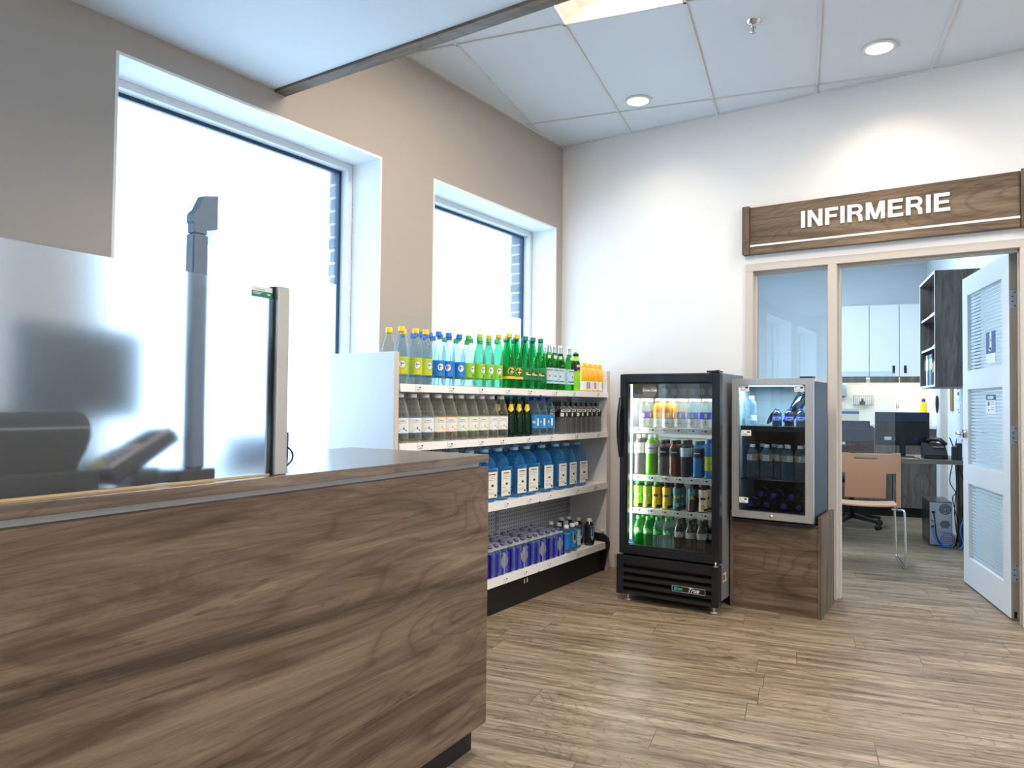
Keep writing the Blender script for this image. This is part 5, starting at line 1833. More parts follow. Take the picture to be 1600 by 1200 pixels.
GC = 'drinks in the small cooler'
o = bottle('water_bottle', 'single clear water bottle at the left of the top cooler shelf', 'small', 0.029, 0.172, m_water, m_whitecap, [(0.18, 0.36, 0.985, lb['paleblue'])], None, 0.014, group=GC)
o.location = (-1.238, 4.375, 0.506 + ZC1)
pd = bottle('drink_bottle', '', 'small', 0.026, 0.10, m_darkd, m_navycap, [(0.30, 0.62, 1.0, lb['royal'])], (0, logo_sides(lb['white'], lb['royal'])), 0.012, group=GC)
for q, (x, y, s) in enumerate([(-1.085, 4.345, 'short dark bottle beside the leaning cup on the top cooler shelf'), (-1.018, 4.345, 'short dark blue-label bottle in front of the leaning cup'), (-0.955, 4.35, 'short dark bottle by the right side of the top cooler shelf')]):
    o = pd if q == 0 else copy_tree(pd)
    o.location = (x, y, 0.506 + ZC1 + 0.0005)
    o.rotation_euler = (0, 0, -PI / 2 + 0.25)
    o['label'] = s
o = thing('dark_cup', 'tall dark cup leaning over the short bottles in the cooler', 'cup', (-1.052, 4.43, 0.506 + ZC1 + 0.017), 0, GC)
cm_ = Matrix.Rotation(R(30), 4, 'Y')
MB().lathe([(0.001, 0), (0.026, 0), (0.036, 0.20), (0.034, 0.20), (0.025, 0.006), (0.001, 0.006)], 24, CLEAR('dark cup plastic', (0.16, 0.24, 0.34, 1), 0.55, 0.3, 0.1, C(20, 30, 44)), cm_).build('body', o)
MB().lathe([(0.0365, 0.196), (0.0395, 0.198), (0.0395, 0.203), (0.034, 0.203)], 24, m_blackg, cm_).build('rim', o)
o = thing('dark_plate', 'dark oval plate leaning against the short bottles in the cooler', 'plate', (-1.135, 4.40, 0.506 + ZC1 + 0.002), 0, GC)
MB().lathe([(0.001, 0.0), (0.040, 0.002), (0.052, 0.010), (0.053, 0.013), (0.040, 0.006), (0.001, 0.004)], 28, m_blackg, Matrix.Translation((0.018, 0, 0.050)) @ Matrix.Rotation(R(-62), 4, 'Y')).build('dish', o)


def paper_label(b, rad, z0, z1):
    for a in (0.0, PI):
        b.rect(rad, -0.022, 0.016, z0, z1, lb['white'], a)
        b.rect(rad + 0.0003, -0.014, 0.010, z0 + 0.008, z0 + 0.011, m_inkgrey, a)
        b.rect(rad + 0.0003, -0.012, 0.006, z1 - 0.010, z1 - 0.007, m_inkgrey, a)


pw = bottle('water_bottle', '', 'small', 0.0325, 0.196, m_water, m_whitecap, [(0.53, 0.70, 1.0, lb['sand'])], (0, paper_label), 0.014, group=GC)
n = 0
for q, x in enumerate([-1.230, -1.150, -1.084, -1.032, -0.963]):
    o = pw if q == 0 else copy_tree(pw)
    o.location = (x, 4.372 if q not in (2,) else 4.415, 0.506 + ZC2 + 0.0005)
    o.rotation_euler = (0, 0, -PI / 2 + random.uniform(-0.5, 0.9))
    o['label'] = 'water bottle with sand label, %s from the left on the middle cooler shelf' % ORD[q]
for q, x in enumerate([-1.205, -1.135, -1.065, -0.955]):
    o = copy_tree(pw)
    o.location = (x, 4.49, 0.506 + ZC2 + 0.0005)
    o.rotation_euler = (0, 0, -PI / 2 + random.uniform(-0.5, 0.9))
    o['label'] = 'water bottle with sand label, %s from left, middle cooler shelf rear' % ORD[q]
pl = bottle('water_bottle', '', 'small', 0.0315, 0.19, m_darkd, m_navycap, [(0.4, 0.62, 1.0, lb['blue'])], None, 0.018, group=GC)
for q, (x, z) in enumerate([(-1.243, 0), (-1.150, 0), (-1.060, 0), (-0.972, 0), (-1.105, 1), (-1.016, 1), (-1.196, 1)]):
    o = pl if q == 0 else copy_tree(pl)
    o.location = (x, 4.545 + (0.04 if q == 6 else 0.0), 0.506 + 0.0565 + 0.0316 + z * 0.056)
    o.rotation_euler = (PI / 2, 0, random.uniform(-0.04, 0.04))
    o['label'] = 'blue-capped bottle lying on the cooler floor, %s from left, %s layer' % (ORD[q] if q < 4 else ('second', 'third', 'first')[q - 4], 'bottom' if z == 0 else 'upper')

# ------------------------------------------------------------------ infirmary behind the doorway
m_inf = P('pale infirmary paint', C(222, 228, 232), 0.7, bump=0.05, bscale=220)
m_cream = P('cream backsplash', C(240, 234, 222), 0.45)
m_cab = P('white cabinet laminate', C(232, 235, 238), 0.4, bump=0.03, bscale=60)
AR, BW = 1.33, 9.44
struct(MB().box(-1.2, AR, BW, BW + 0.1, 0, 3.0, m_inf), 'wall_infirmary_back', rz=T)
w = MB()
w.box(AR, AR + 0.1, 4.80, 8.18, 0, 3.0, m_inf)
w.box(AR, AR + 0.1, 8.18, 8.52, 2.08, 3.0, m_inf)
w.box(AR, AR + 0.1, 8.52, BW + 0.1, 0, 3.0, m_inf)
struct(w, 'wall_infirmary_right', rz=T)
p0, p1, p2 = AB(1.33, 4.80), AB(1.33, BW), AB(-0.78, BW)
struct(MB().prism([(XL, 4.94), (0.27, 4.94), (p0.x, p0.y), (p1.x, p1.y), (p2.x, p2.y)], 'z', 2.80, 2.84, m_white), 'ceiling_infirmary')
area_lamp('infirmary_fill_lamp', AB(0.1, 7.2, 2.775), 0.5, 1.1, 60, (0.72, 0.87, 1.0))  # unseen lamp added to give the infirmary more cool light
t = thing('infirmary_fill_panel', 'unseen flat ceiling light added to brighten the infirmary', 'ceiling light', AB(0.1, 7.2, 2.80), T)
MB().box(-0.3, 0.3, -0.6, 0.6, -0.018, -0.0005, m_trimring).build('frame', t)
MB().box(-0.27, 0.27, -0.57, 0.57, -0.021, -0.0185, EMIT('cool lamp panel', (0.86, 0.94, 1, 1), 3.0)).build('lens', t)
# frame of a second doorway in the right wall, with its door shut
d2 = thing('door_2', None, None, AB(AR, 0, 0), T)
d2['kind'] = 'structure'
f = MB()
f.box(-0.012, 0.11, 8.18, 8.215, 0, 2.08, m_frame, 0.002)
f.box(-0.012, 0.11, 8.485, 8.52, 0, 2.08, m_frame, 0.002)
f.box(-0.012, 0.11, 8.215, 8.485, 2.045, 2.08, m_frame, 0.002)
f.build('frame', d2)
MB().box(0.04, 0.08, 8.216, 8.484, 0.005, 2.044, m_doorpaint).build('leaf', d2)


def iq(a, b, z=0.0):
    return AB(a, b, z)


# wall cabinets
CABS = [(0.415, 0.717), (0.721, 1.017), (1.021, 1.325)]
for q, (a0, a1) in enumerate(CABS):
    wd = a1 - a0
    t = thing('wall_cabinet', ['leftmost white wall cabinet seen through the doorway', 'white wall cabinet above the tap with handle at its right', 'rightmost white wall cabinet beside the open wood shelf'][q], 'cabinet', iq(a0, 9.1), T, 'infirmary wall cabinets')
    MB().box(0, wd, 0.021, 0.335, 1.51, 2.308, m_cab).build('carcass', t)
    dr = MB().box(0.001, wd - 0.001, 0.0, 0.020, 1.511, 2.306, m_cab, 0.0015).build('door', t)
    hx = wd - 0.055 if q == 1 else 0.055
    if q >= 1:
        h = MB().box(hx - 0.013, hx + 0.013, -0.006, -0.0005, 1.545, 1.630, m_black, 0.002)
        h.box(hx - 0.008, hx + 0.008, -0.0085, -0.0062, 1.556, 1.618, m_blackm)
        tag(h.build('handle', dr), 'black inset pull')
    v = MB().box(0.03 if q == 0 else 0.004, wd - (0.004 if q != 0 else 0.03), 0.004, 0.022, 1.442, 1.508, m_wood_grey)
    v.build('light_valance', t)
bl = thing('undercabinet_lamp', 'warm light bar under the white wall cabinets', 'lamp', iq(0.7, 9.27, 1.509), T)
MB().box(-0.27, 0.60, -0.03, 0.03, -0.014, -0.0005, m_trimring).build('housing', bl)
MB().box(-0.25, 0.58, -0.02, 0.02, -0.0175, -0.0145, EMIT('warm bar lens', (1.0, 0.86, 0.66, 1), 5.0)).build('lens', bl)
area_lamp('undercabinet_light', (0.16, 0, -0.03), 0.8, 0.05, 2.2, (1.0, 0.85, 0.66), parent=bl)
struct(MB().box(-0.6, AR - 0.001, BW - 0.012, BW - 0.001, 0.985, 1.508, m_cream), 'trim_2', rz=T)

# base cabinets and worktop
for q, (a0, a1) in enumerate([(0.10, 0.515), (0.519, 0.916), (0.92, 1.322)]):
    wd = a1 - a0
    t = thing('base_cabinet', ['grey wood base cabinet behind the beige chair', 'grey wood base cabinet under the sink', 'grey wood base cabinet behind the computer tower'][q], 'cabinet', iq(a0, 8.82), T, 'infirmary base cabinets')
    MB().box(0, wd, 0.021, 0.61, 0.10, 0.944, m_wood_grey).build('carcass', t)
    MB().box(0.001, wd - 0.001, 0.0, 0.0205, 0.104, 0.942, m_wood_grey, 0.001).build('door', t)
    MB().box(0.0, wd, 0.045, 0.60, 0.0, 0.0995, m_blackm).build('toe_kick', t)
t = thing('sink_worktop', 'white worktop running over the base cabinets under the wall cabinets', 'worktop', iq(0.09, 8.80), T)
MB().box(0.0, 1.238, 0.0, 0.626, 0.9445, 0.984, m_cab, 0.002).build('slab', t)
t = thing('tap', 'tall chrome tap at the back of the white worktop', 'tap', iq(1.015, 9.30, 0.9845), T)
tp = MB()
tp.cyl((0, 0, 0), (0, 0, 0.02), 0.022, 18, m_chrome)
pts = [(0, 0, 0.02), (0, 0, 0.20)] + [(0, -0.05 + 0.05 * math.cos(a), 0.20 + 0.07 * math.sin(a)) for a in [PI * k / 8 for k in range(1, 9)]] + [(0, -0.10, 0.14)]
tp.tube(pts, 0.011, 10, m_chrome)
tp.build('spout', t)
MB().tube([(0.02, 0, 0.04), (0.05, -0.01, 0.075)], 0.006, 8, m_chrome).build('lever', t)
t = thing('soap_bottle', 'bright yellow bottle standing on the white worktop beside the tap', 'bottle', iq(1.258, 9.15, 0.9845), T)
MB().lathe([(0.001, 0.001), (0.030, 0), (0.034, 0.01), (0.034, 0.20), (0.030, 0.225), (0.018, 0.245), (0.016, 0.252)], 24, P('yellow bottle plastic', C(250, 214, 10), 0.35)).build('body', t)
MB().lathe([(0.020, 0.248), (0.020, 0.278), (0.001, 0.280)], 18, m_navycap).build('cap', t)
MB().lathe([(0.010, 0.280), (0.004, 0.300), (0.001, 0.301)], 14, m_yel).build('nozzle', t)
t = thing('file_rack', 'grey wire rack hung on the cream backsplash', 'rack', iq(0.675, 9.33, 1.19), T)
m_wire = P('grey wire', C(120, 122, 128), 0.4, 0.6)
wr = MB()
for z in (0.0, 0.105):
    wr.tube([(-0.10, 0.09, z), (-0.10, 0, z), (0.10, 0, z), (0.10, 0.09, z)], 0.004, 6, m_wire)
for q in range(11):
    wr.cyl((-0.1 + q * 0.02, 0, 0.0), (-0.1 + q * 0.02, 0, 0.105), 0.0028, 6, m_wire)
    wr.cyl((-0.1 + q * 0.02, 0, 0.0), (-0.1 + q * 0.02, 0.09, 0.0), 0.0024, 6, m_wire)
wr.build('wires', t)
MB().box(-0.09, 0.09, 0.078, 0.088, 0.005, 0.10, m_tagpaper).build('back_sheet', t)
t = thing('soap_flask', 'small dark bell-shaped flask standing in the grey wire rack', 'flask', iq(0.668, 9.368, 1.1925), T)
MB().lathe([(0.001, 0), (0.026, 0.001), (0.029, 0.01), (0.026, 0.034), (0.012, 0.052), (0.010, 0.06)], 20, m_black).build('body', t)
MB().lathe([(0.012, 0.0602), (0.012, 0.072), (0.001, 0.073)], 16, m_blackm).build('stopper', t)
t = thing('towel_dispenser', 'pale grey dispenser on the backsplash at the left of the doorway', 'dispenser', iq(0.45, 9.427, 1.29), T)
MB().box(-0.09, 0.055, -0.10, 0, 0.0, 0.15, P('dispenser grey', C(150, 168, 182), 0.35), 0.01).build('housing', t)
MB().box(-0.07, 0.035, -0.085, -0.012, -0.012, -0.0005, m_black).build('slot', t)
t = thing('storage_box', 'pale wooden box with blue band on the white worktop', 'box', iq(0.50, 9.10, 0.9845), T)
MB().box(-0.16, 0.11, -0.06, 0.12, 0.0, 0.165, P('pale wood box', C(214, 196, 168), 0.55, var=0.1), 0.003).build('body', t)
MB().box(-0.161, 0.111, -0.061, 0.121, 0.105, 0.135, m_blue).build('band', t)

# open wood shelf unit on the right wall
t = thing('open_wall_shelf', 'tall grey wood open shelf unit hung on the infirmary wall beside the door', 'shelf unit', iq(1.01, 6.74), T)
W_, D_ = 0.315, 0.80
MB().box(0.001, W_, 0.0, 0.019, 1.338, 2.276, m_wood_grey).build('side_panel', t)
MB().box(0.001, W_, D_ - 0.019, D_, 1.338, 2.276, m_wood_grey).build('side_panel', t)
MB().box(0.001, W_, 0.0195, D_ - 0.0195, 2.257, 2.276, m_wood_grey).build('top_panel', t)
MB().box(0.001, W_, 0.0195, D_ - 0.0195, 1.338, 1.357, m_wood_grey).build('bottom_panel', t)
MB().box(W_ - 0.012, W_, 0.0195, D_ - 0.0195, 1.3575, 2.2565, m_wood_grey).build('back_panel', t)
for z in (1.945, 1.672):
    MB().box(0.012, W_ - 0.0125, 0.0195, D_ - 0.0195, z - 0.018, z, m_wood_grey).build('shelf', t)
e = MB()
m_pale_edge = P('pale edge strip', C(196, 200, 200), 0.45)
for (y0, y1, z0, z1) in ((0.0, 0.019, 1.338, 2.276), (D_ - 0.019, D_, 1.338, 2.276), (0.019, D_ - 0.019, 2.257, 2.276), (0.019, D_ - 0.019, 1.338, 1.357)):
    e.box(-0.001, 0.0008, y0, y1, z0, z1, m_pale_edge)
for z in (1.945, 1.672):
    e.box(0.010, 0.0118, 0.0195, D_ - 0.0195, z - 0.018, z, m_pale_edge)
e.build('edge_band', t)
# binders on the lowest shelf of the unit, papers above
cols = [(P('binder black', C(30, 34, 42), 0.5), 'black binder'), (lb['white'], 'white binder'), (m_navycap, 'navy binder'), (P('binder green', C(110, 180, 90), 0.5), 'green binder'), (lb['lilac'], 'lilac binder'), (P('binder slate', C(60, 70, 84), 0.5), 'slate binder'), (P('binder charcoal', C(40, 42, 46), 0.5), 'charcoal binder'), (lb['cream'], 'cream binder')]
y = 0.74
for q, (mm, nm) in enumerate(cols):
    th = 0.05 if q not in (3,) else 0.03
    o = thing('binder', nm + ' standing on the lowest level of the open wood shelf', 'binder', iq(1.01 + 0.03, 6.74 + y - th, 1.3575), T, 'binders in the open shelf')
    hh = 0.27 if q < 6 else 0.22 - 0.02 * (q - 6)
    MB().box(0, 0.22, 0, th - 0.002, 0, hh, mm, 0.003).build('cover', o)
    MB().box(-0.0008, -0.0002, 0.010, th - 0.012, hh * 0.5, hh * 0.85, m_pap).build('spine_label', o)
    y -= th + 0.022
for q, (z, y0, lab) in enumerate([(1.9455, 0.42, 'loose stack of pale papers on the middle level of the open wood shelf'), (1.6725, 0.30, 'small stack of papers above the binders in the open wood shelf')]):
    o = thing('paper_stack', lab, 'papers', iq(1.06, 6.74 + y0, z), T)
    b = MB()
    for k in range(5):
        b.box(-0.02 + 0.006 * k, 0.16 + 0.006 * (k % 2), -0.20 + 0.01 * k + 0.05 * q, 0.20 - 0.012 * k - 0.08 * q, 0.008 * k, 0.008 * k + 0.0075, m_pap if k % 2 else lb['paleblue'])
    b.build('sheets', o)

# desk, monitors, plexiglass shield
DZ = 0.735
t = thing('office_desk', 'grey wood desk with monitors along the infirmary right wall', 'desk', iq(0.0, 6.98), T)
MB().box(-0.45, AR - 0.003, 0.0, 0.68, DZ - 0.036, DZ, m_wood_greyx, 0.002).build('desktop', t)
MB().box(AR - 0.024, AR - 0.004, 0.02, 0.66, 0.0, DZ - 0.0365, m_wood_grey).build('end_panel', t)
MB().box(-0.43, -0.41, 0.02, 0.66, 0.0, DZ - 0.0365, m_wood_grey).build('end_panel', t)


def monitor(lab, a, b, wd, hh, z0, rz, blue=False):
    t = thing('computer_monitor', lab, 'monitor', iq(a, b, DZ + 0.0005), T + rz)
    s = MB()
    s.box(-wd / 2, wd / 2, 0.0, 0.018, z0, z0 + hh, P('sky-tinted monitor shell', C(26, 46, 70), 0.3), 0.004)  # blue of the reflected sky put into the shell colour
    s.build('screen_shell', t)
    bk = MB().box(-wd * 0.46, wd * 0.46, -0.018, -0.0005, z0 + hh * 0.06, z0 + hh * 0.72, P('sky-tinted monitor shell', C(26, 46, 70), 0.3) if blue else m_blackg, 0.006)
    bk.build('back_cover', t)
    n = MB()
    n.box(-0.024, 0.024, -0.045, -0.0185, 0.012, z0 + hh * 0.35, m_black, 0.004)
    n.build('stand', t)
    MB().box(-0.10, 0.085, -0.11, 0.07, 0.0, 0.0115, m_black, 0.004).build('foot', t)
    MB().box(-wd * 0.33, -wd * 0.20, -0.0188, -0.0182, z0 + hh * 0.16, z0 + hh * 0.26, m_tagpaper).build('white_sticker', t)
    MB().box(wd * 0.22, wd * 0.27, -0.03, -0.0185, z0 + hh * 0.18, z0 + hh * 0.24, m_navycap).build('video_plug', t)
    return t


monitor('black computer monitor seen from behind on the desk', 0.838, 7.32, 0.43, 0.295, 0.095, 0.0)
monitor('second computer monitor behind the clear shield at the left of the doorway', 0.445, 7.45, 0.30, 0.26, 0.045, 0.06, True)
m_plexi = PANE('plexiglass shield', (0.86, 0.93, 0.97, 1), 2.2)
t = thing('desk_shield', 'clear upright plexiglass shield standing on the desk', 'screen', iq(0.0, 7.03, DZ + 0.0005), T)
MB().box(0.33, 0.752, -0.003, 0.003, 0.0, 0.74, m_plexi).build('sheet', t)
for a in (0.40, 0.66):
    MB().box(a - 0.03, a + 0.03, 0.004, 0.05, 0.0, 0.004, m_plexi).build('foot', t)
t = thing('desk_phone', 'black desk telephone with lifted cradle beside the monitor', 'telephone', iq(1.075, 7.15, DZ + 0.0005), T)
b = MB()
b.prism([(-0.09, 0.0), (0.09, 0.0), (0.09, 0.125), (0.075, 0.13), (-0.09, 0.035)], 'x', -0.10, 0.075, m_blackm)
b.build('base', t)
h = MB()
h.tube([(-0.06, 0.075, 0.145), (-0.02, 0.05, 0.165), (0.03, 0.0, 0.16), (0.07, -0.03, 0.12)], 0.018, 10, m_black)
h.build('handset', t)
MB().box(-0.02, 0.06, -0.0, 0.05, 0.092, 0.105, m_inkgrey, 0, Matrix.Rotation(0.0, 4, 'X')).build('display', t)
c = MB()
pts = [(-0.10 + 0.004 * math.sin(q * 1.4), -0.06 - 0.05 * math.sin(q / 30 * PI), 0.012 + 0.004 * math.cos(q * 1.4)) for q in range(31)]
c.tube([(p[0] + 0.006 * i, p[1], p[2]) for i, p in enumerate(pts)], 0.004, 6, m_black)
c.build('coiled_cord', t)
t = thing('pen_organiser', 'black pen organiser with pens at the right end of the desk', 'pen holder', iq(1.205, 7.02, DZ + 0.0005), T)
b = MB()
b.box(-0.034, -0.002, -0.03, 0.03, 0, 0.11, m_black, 0.002)
b.box(0.002, 0.034, -0.03, 0.03, 0, 0.14, m_black, 0.002)
b.build('cups', t)
for q, (x, y, tx, c_) in enumerate([(-0.02, 0, -0.03, m_black), (-0.012, 0.012, 0.02, m_navycap), (0.02, 0.0, -0.01, m_tagpaper)]):
    MB().cyl((x, y, 0.10), (x + tx, y, 0.185), 0.0045, 8, c_).build('pen', t)
cb = MB()
cb.tube([iq(0.66, 7.12, DZ + 0.004), iq(0.72, 7.10, DZ + 0.05), iq(0.78, 7.2, DZ + 0.004), iq(0.90, 7.18, DZ + 0.004), iq(0.94, 7.05, DZ + 0.004)], 0.004, 6, m_black)
tag(cb.build('monitor_cable'), 'black cable lying across the desk in front of the monitor', 'cable')

# computer tower under the desk
t = thing('computer_tower', 'black computer tower with grey back panel on the floor under the desk', 'computer', iq(1.02, 7.135), T)
MB().box(0, 0.172, 0.004, 0.40, 0.006, 0.372, m_fridgeblack, 0.003).build('case', t)
m_bp = P('grey tower back', C(168, 178, 190), 0.4, 0.3)
b = MB().box(0.004, 0.168, 0.0, 0.0038, 0.010, 0.366, m_bp)
for q in range(6):
    b.box(0.090, 0.160, -0.0008, -0.0001, 0.02 + q * 0.018, 0.028 + q * 0.018, m_inkgrey)
b.build('back_panel', t)
f = MB()
fM = Matrix.Translation((0.118, -0.0012, 0.312)) @ Matrix.Rotation(PI / 2, 4, 'X')
for r0 in (0.012, 0.022, 0.032, 0.042):
    f.lathe([(r0 - 0.003, 0), (r0 + 0.003, 0)], 24, m_ink, fM)
f.build('fan_grille', t)
MB().prism([(0.118 + 0.042 * math.cos(a), 0.185 + 0.036 * math.sin(a)) for a in [PI / 3 * k for k in range(6)]], 'y', -0.0014, -0.0002, P('dark mesh', C(92, 100, 112), 0.6)).build('vent', t)
k = MB().box(0.018, 0.044, -0.014, -0.0002, 0.275, 0.292, m_black, 0.002)
k.box(0.016, 0.034, -0.010, -0.0002, 0.150, 0.172, m_navycap, 0.001)
k.box(0.016, 0.030, -0.006, -0.0002, 0.205, 0.215, m_ink)
k.build('plugs', t)
random.seed(3)


def cable(label, pts, r, mat):
    n = []
    P_ = [Vector(p) for p in pts]
    for i in range(len(P_) - 1):
        a = P_[max(i - 1, 0)]
        b_, c_, d_ = P_[i], P_[i + 1], P_[min(i + 2, len(P_) - 1)]
        for q in range(8):
            u = q / 8
            n.append(0.5 * ((2 * b_) + (-a + c_) * u + (2 * a - 5 * b_ + 4 * c_ - d_) * u * u + (-a + 3 * b_ - 3 * c_ + d_) * u ** 3))
    n.append(P_[-1])
    o = MB().tube(n, r, 7, mat).build('computer_cable')
    return tag(o, label, 'cable', 'cables around the computer tower')


m_bcab = P('blue network cable', C(40, 120, 210), 0.4)
cable('black cable drooping from the upper plug of the computer tower', [iq(1.05, 7.118, 0.283), iq(1.055, 7.09, 0.22), iq(1.07, 7.09, 0.08), iq(1.12, 7.09, 0.008), iq(1.20, 7.08, 0.02), iq(1.235, 7.12, 0.30), iq(1.245, 7.2, 0.69)], 0.005, m_black)
cable('blue network cable looped on the floor at the computer tower', [iq(1.045, 7.12, 0.16), iq(1.06, 7.08, 0.06), iq(1.12, 7.06, 0.008), iq(1.19, 7.08, 0.05), iq(1.18, 7.08, 0.11), iq(1.12, 7.09, 0.11), iq(1.10, 7.09, 0.03), iq(1.16, 7.04, 0.006)], 0.005, m_bcab)
cable('blue cable rising beside the door edge under the desk', [iq(1.22, 7.0, 0.006), iq(1.25, 7.03, 0.05), iq(1.235, 7.06, 0.15), iq(1.26, 7.08, 0.24), iq(1.28, 7.1, 0.32), iq(1.29, 7.14, 0.69)], 0.005, m_bcab)
cable('thin black cable hanging straight down at the back of the desk', [iq(1.21, 7.10, 0.69), iq(1.215, 7.09, 0.5), iq(1.20, 7.09, 0.3), iq(1.22, 7.10, 0.1), iq(1.24, 7.06, 0.006)], 0.004, m_black)
cable('thin black cable bowing towards the desk end panel', [iq(1.23, 7.12, 0.69), iq(1.28, 7.10, 0.5), iq(1.26, 7.10, 0.3), iq(1.28, 7.08, 0.12), iq(1.20, 7.02, 0.006)], 0.004, m_black)
cable('slack black cable crossing low behind the tower', [iq(1.19, 7.12, 0.69), iq(1.17, 7.11, 0.55), iq(1.21, 7.10, 0.46), iq(1.19, 7.11, 0.40), iq(1.23, 7.10, 0.18), iq(1.22, 7.14, 0.006)], 0.004, m_black)

# beige sled-base chair at the desk
m_beige = P('beige moulded plastic', C(190, 150, 122), 0.5, bump=0.03, bscale=120)
t = thing('visitor_chair', 'beige plastic chair with chrome sled legs facing the desk', 'chair', iq(0.445, 6.03), T)
HW = 0.235


def shell(u, v0, v1, f, nu=18, nv=10, thick=0.010, skip=None):
    mb = MB()
    k = mb.mi(m_beige)
    top = [[None] * (nu + 1) for _ in range(nv + 1)]
    bot = [[None] * (nu + 1) for _ in range(nv + 1)]
    for j in range(nv + 1):
        for i in range(nu + 1):
            p, n = f(-1 + 2 * i / nu, v0 + (v1 - v0) * j / nv)
            top[j][i] = mb.bm.verts.new(p)
            bot[j][i] = mb.bm.verts.new(Vector(p) - Vector(n) * thick)
    def ok(j, i):
        return not (skip and skip((i + 0.5) / nu * 2 - 1, v0 + (v1 - v0) * (j + 0.5) / nv))
    for j in range(nv):
        for i in range(nu):
            if not ok(j, i):
                continue
            fs = [mb.bm.faces.new((top[j][i], top[j][i + 1], top[j + 1][i + 1], top[j + 1][i])), mb.bm.faces.new((bot[j][i], bot[j + 1][i], bot[j + 1][i + 1], bot[j][i + 1]))]
            if j == 0 or not ok(j - 1, i):
                fs.append(mb.bm.faces.new((top[j][i], bot[j][i], bot[j][i + 1], top[j][i + 1])))
            if j == nv - 1 or not ok(j + 1, i):
                fs.append(mb.bm.faces.new((top[j + 1][i], top[j + 1][i + 1], bot[j + 1][i + 1], bot[j + 1][i])))
            if i == 0 or not ok(j, i - 1):
                fs.append(mb.bm.faces.new((top[j][i], top[j + 1][i], bot[j + 1][i], bot[j][i])))
            if i == nu - 1 or not ok(j, i + 1):
                fs.append(mb.bm.faces.new((top[j][i + 1], bot[j][i + 1], bot[j + 1][i + 1], top[j + 1][i + 1])))
            for q in fs:
                q.smooth = False
    loose = [v for v in mb.bm.verts if not v.link_faces]
    bmesh.ops.delete(mb.bm, geom=loose, context='VERTS')
    bmesh.ops.recalc_face_normals(mb.bm, faces=mb.bm.faces[:])
    return mb


def seat_f(u, v):          # v 0 = back edge, 1 = front edge (towards the desk)
    return (u * HW, -0.02 + 0.44 * v, 0.435 + 0.012 * u * u + 0.01 * math.cos(v * PI * 1.3) - 0.018 * max(0, v - 0.8) * 5 * (v - 0.8)), (0, 0, 1)


def back_f(u, v):          # v 0 = bottom, 1 = top
    wdt = HW * (1.0 - 0.02 * v)
    return (u * wdt, -0.015 - 0.065 * v + 0.035 * u * u - 0.03 * math.sin(v * PI) * 0.5, 0.50 + 0.325 * v + 0.012 * u * u * v), (0, 1, 0.1)


shell(0, 0, 1, seat_f).build('seat', t)
shell(0, 0, 1, back_f, 24, 16, 0.010, lambda u, v: (0.88 < v < 0.95 and -0.30 < u < 0.32) or (v < 0.56 and abs(u) > 0.62)).build('backrest', t)
for s in (-1, 1):
    p = MB()
    p.box(s * HW * 0.93 - 0.014, s * HW * 0.93 + 0.014, -0.045, -0.025, 0.44, 0.70, m_beige, 0.003)
    p.build('back_support', t)
    lg = MB()
    x = s * (HW + 0.022)
    lg.tube([(s * (HW - 0.06), -0.01, 0.424), (s * (HW - 0.005), -0.012, 0.424), (x - s * 0.004, -0.014, 0.420), (x, -0.018, 0.405), (x + s * 0.006, -0.05, 0.03), (x + s * 0.005, -0.045, 0.012), (x, -0.02, 0.0085), (x - s * 0.004, 0.40, 0.0085), (x - s * 0.005, 0.425, 0.012), (x - s * 0.006, 0.43, 0.03), (x - s * 0.02, 0.39, 0.395), (x - s * 0.024, 0.386, 0.412), (s * (HW - 0.05), 0.385, 0.412)], 0.0085, 10, m_chrome)
    tag(lg.build('sled_leg', t), 'chrome sled leg')

# office chair beyond the desk
t = thing('office_chair', 'black office chair on star base with castors behind the desk', 'chair', iq(0.47, 7.99), T)
for q in range(5):
    a = R(-42 + 72 * q)
    lg = MB()
    lg.prism([(0.03, 0.08), (0.30, 0.062), (0.30, 0.085), (0.03, 0.125)], 'y', -0.020, 0.020, m_black, Matrix.Rotation(a, 4, 'Z'))
    lo = lg.build('leg', t)
    c = MB()
    cx, cy = 0.295 * math.cos(a), 0.295 * math.sin(a)
    for s in (-1, 1):
        c.cyl((cx + s * 0.006 * math.sin(a), cy - s * 0.006 * math.cos(a), 0.026), (cx + s * 0.022 * math.sin(a), cy - s * 0.022 * math.cos(a), 0.026), 0.026, 14, m_blackm)
    c.cyl((cx, cy, 0.026), (cx, cy, 0.064), 0.008, 8, m_black)
    c.build('castor', lo)
MB().cyl((0, 0, 0.08), (0, 0, 0.44), 0.028, 16, m_black).build('gas_column', t)
MB().box(-0.24, 0.24, -0.23, 0.24, 0.44, 0.51, P('black upholstery', C(30, 34, 40), 0.8), 0.03).build('seat', t)
MB().box(-0.22, 0.22, 0.21, 0.26, 0.58, 0.98, MATS['black upholstery'], 0.024).build('backrest', t)
MB().box(-0.03, 0.03, 0.235, 0.27, 0.45, 0.75, m_black, 0.006).build('back_bar', t)
for s in (-1, 1):
    ar = MB()
    ar.tube([(s * 0.235, -0.02, 0.47), (s * 0.28, -0.02, 0.52), (s * 0.285, -0.02, 0.66), (s * 0.28, 0.08, 0.70), (s * 0.28, -0.14, 0.70)], 0.012, 8, m_steel)
    ar.build('armrest', t)

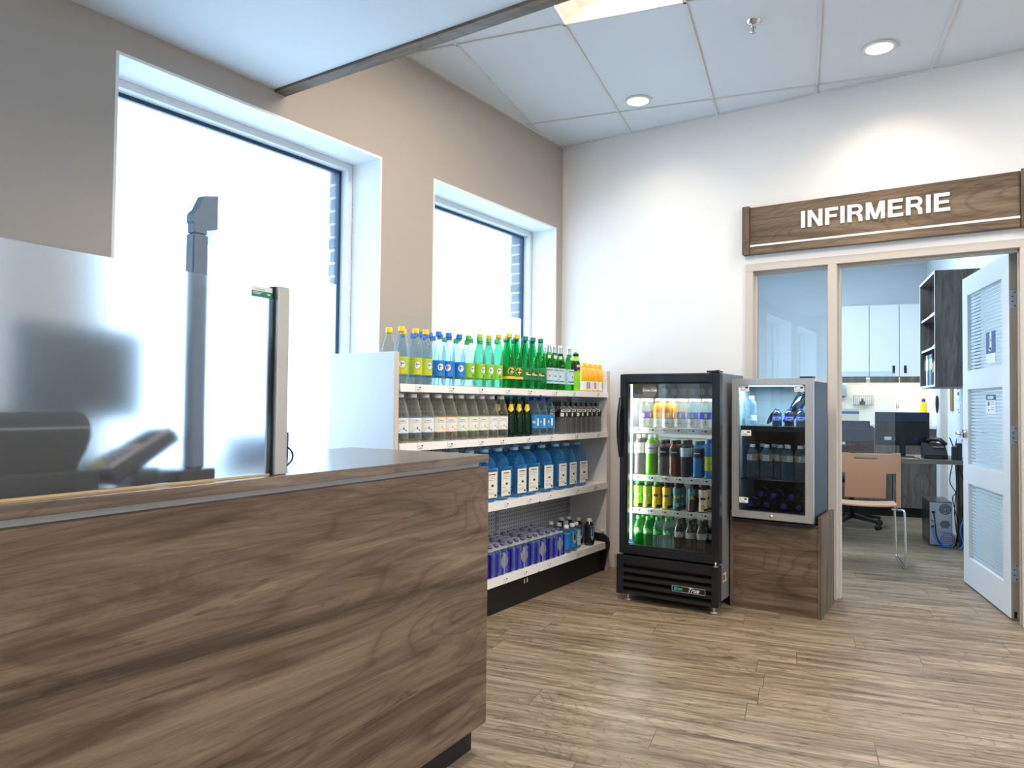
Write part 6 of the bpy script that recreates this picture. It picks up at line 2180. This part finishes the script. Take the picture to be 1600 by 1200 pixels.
# small things on the infirmary's right wall
t = thing('wall_dispenser', 'slim black oval dispenser on the wall behind the open shelf', 'dispenser', iq(AR - 0.0005, 8.66, 1.10), T)
MB().lathe([(0.001, 0.0), (0.010, 0.02), (0.016, 0.10), (0.012, 0.17), (0.001, 0.19)], 20, m_black, Matrix.Translation((-0.0165, 0, 0.01))).build('housing', t)
for q, (b0, z0, hh, ww, lab) in enumerate([(7.66, 1.24, 0.21, 0.15, 'white printed sheet pinned on the wall by the door edge'), (7.63, 1.10, 0.10, 0.12, 'small white note under the printed sheet on the wall')]):
    t = thing('wall_sheet', lab, 'paper', iq(AR - 0.0005, b0, z0), T)
    s = MB().box(-0.002, -0.0002, -ww / 2, ww / 2, 0, hh, m_pap)
    s.build('sheet', t)
    s = MB()
    for k in range(3):
        s.box(-0.0032, -0.0021, -ww * 0.3 + 0.02 * k, ww * 0.1 + 0.03 * (k % 2), hh * (0.2 + 0.25 * k), hh * (0.34 + 0.25 * k), m_ink if q == 0 else m_inkgrey)
    s.build('lettering', t)
t = thing('cork_strip', 'narrow brown cork board on the wall under the open shelf', 'cork board', iq(AR - 0.0005, 7.92, 1.14), T)
MB().box(-0.012, -0.0002, -0.06, 0.06, 0, 0.22, P('cork', C(150, 106, 66), 0.8, var=0.15, vscale=60)).build('board', t)
MB().box(-0.0135, -0.0122, -0.06, 0.06, 0.21, 0.22, m_wood_grey).build('rail', t)
t = thing('hand_sanitizer', 'clear pump bottle on the desk beside the pen organiser', 'bottle', iq(1.285, 7.22, DZ + 0.0005), T)
MB().lathe([(0.001, 0.001), (0.028, 0), (0.030, 0.01), (0.030, 0.12), (0.012, 0.15), (0.011, 0.16)], 20, m_water).build('body', t)
p = MB().cyl((0, 0, 0.155), (0, 0, 0.175), 0.012, 12, m_whitecap)
p.cyl((0, 0, 0.175), (0, 0, 0.20), 0.004, 8, m_whitecap)
p.box(-0.03, 0.008, -0.006, 0.006, 0.198, 0.208, m_whitecap)
p.build('pump', t)
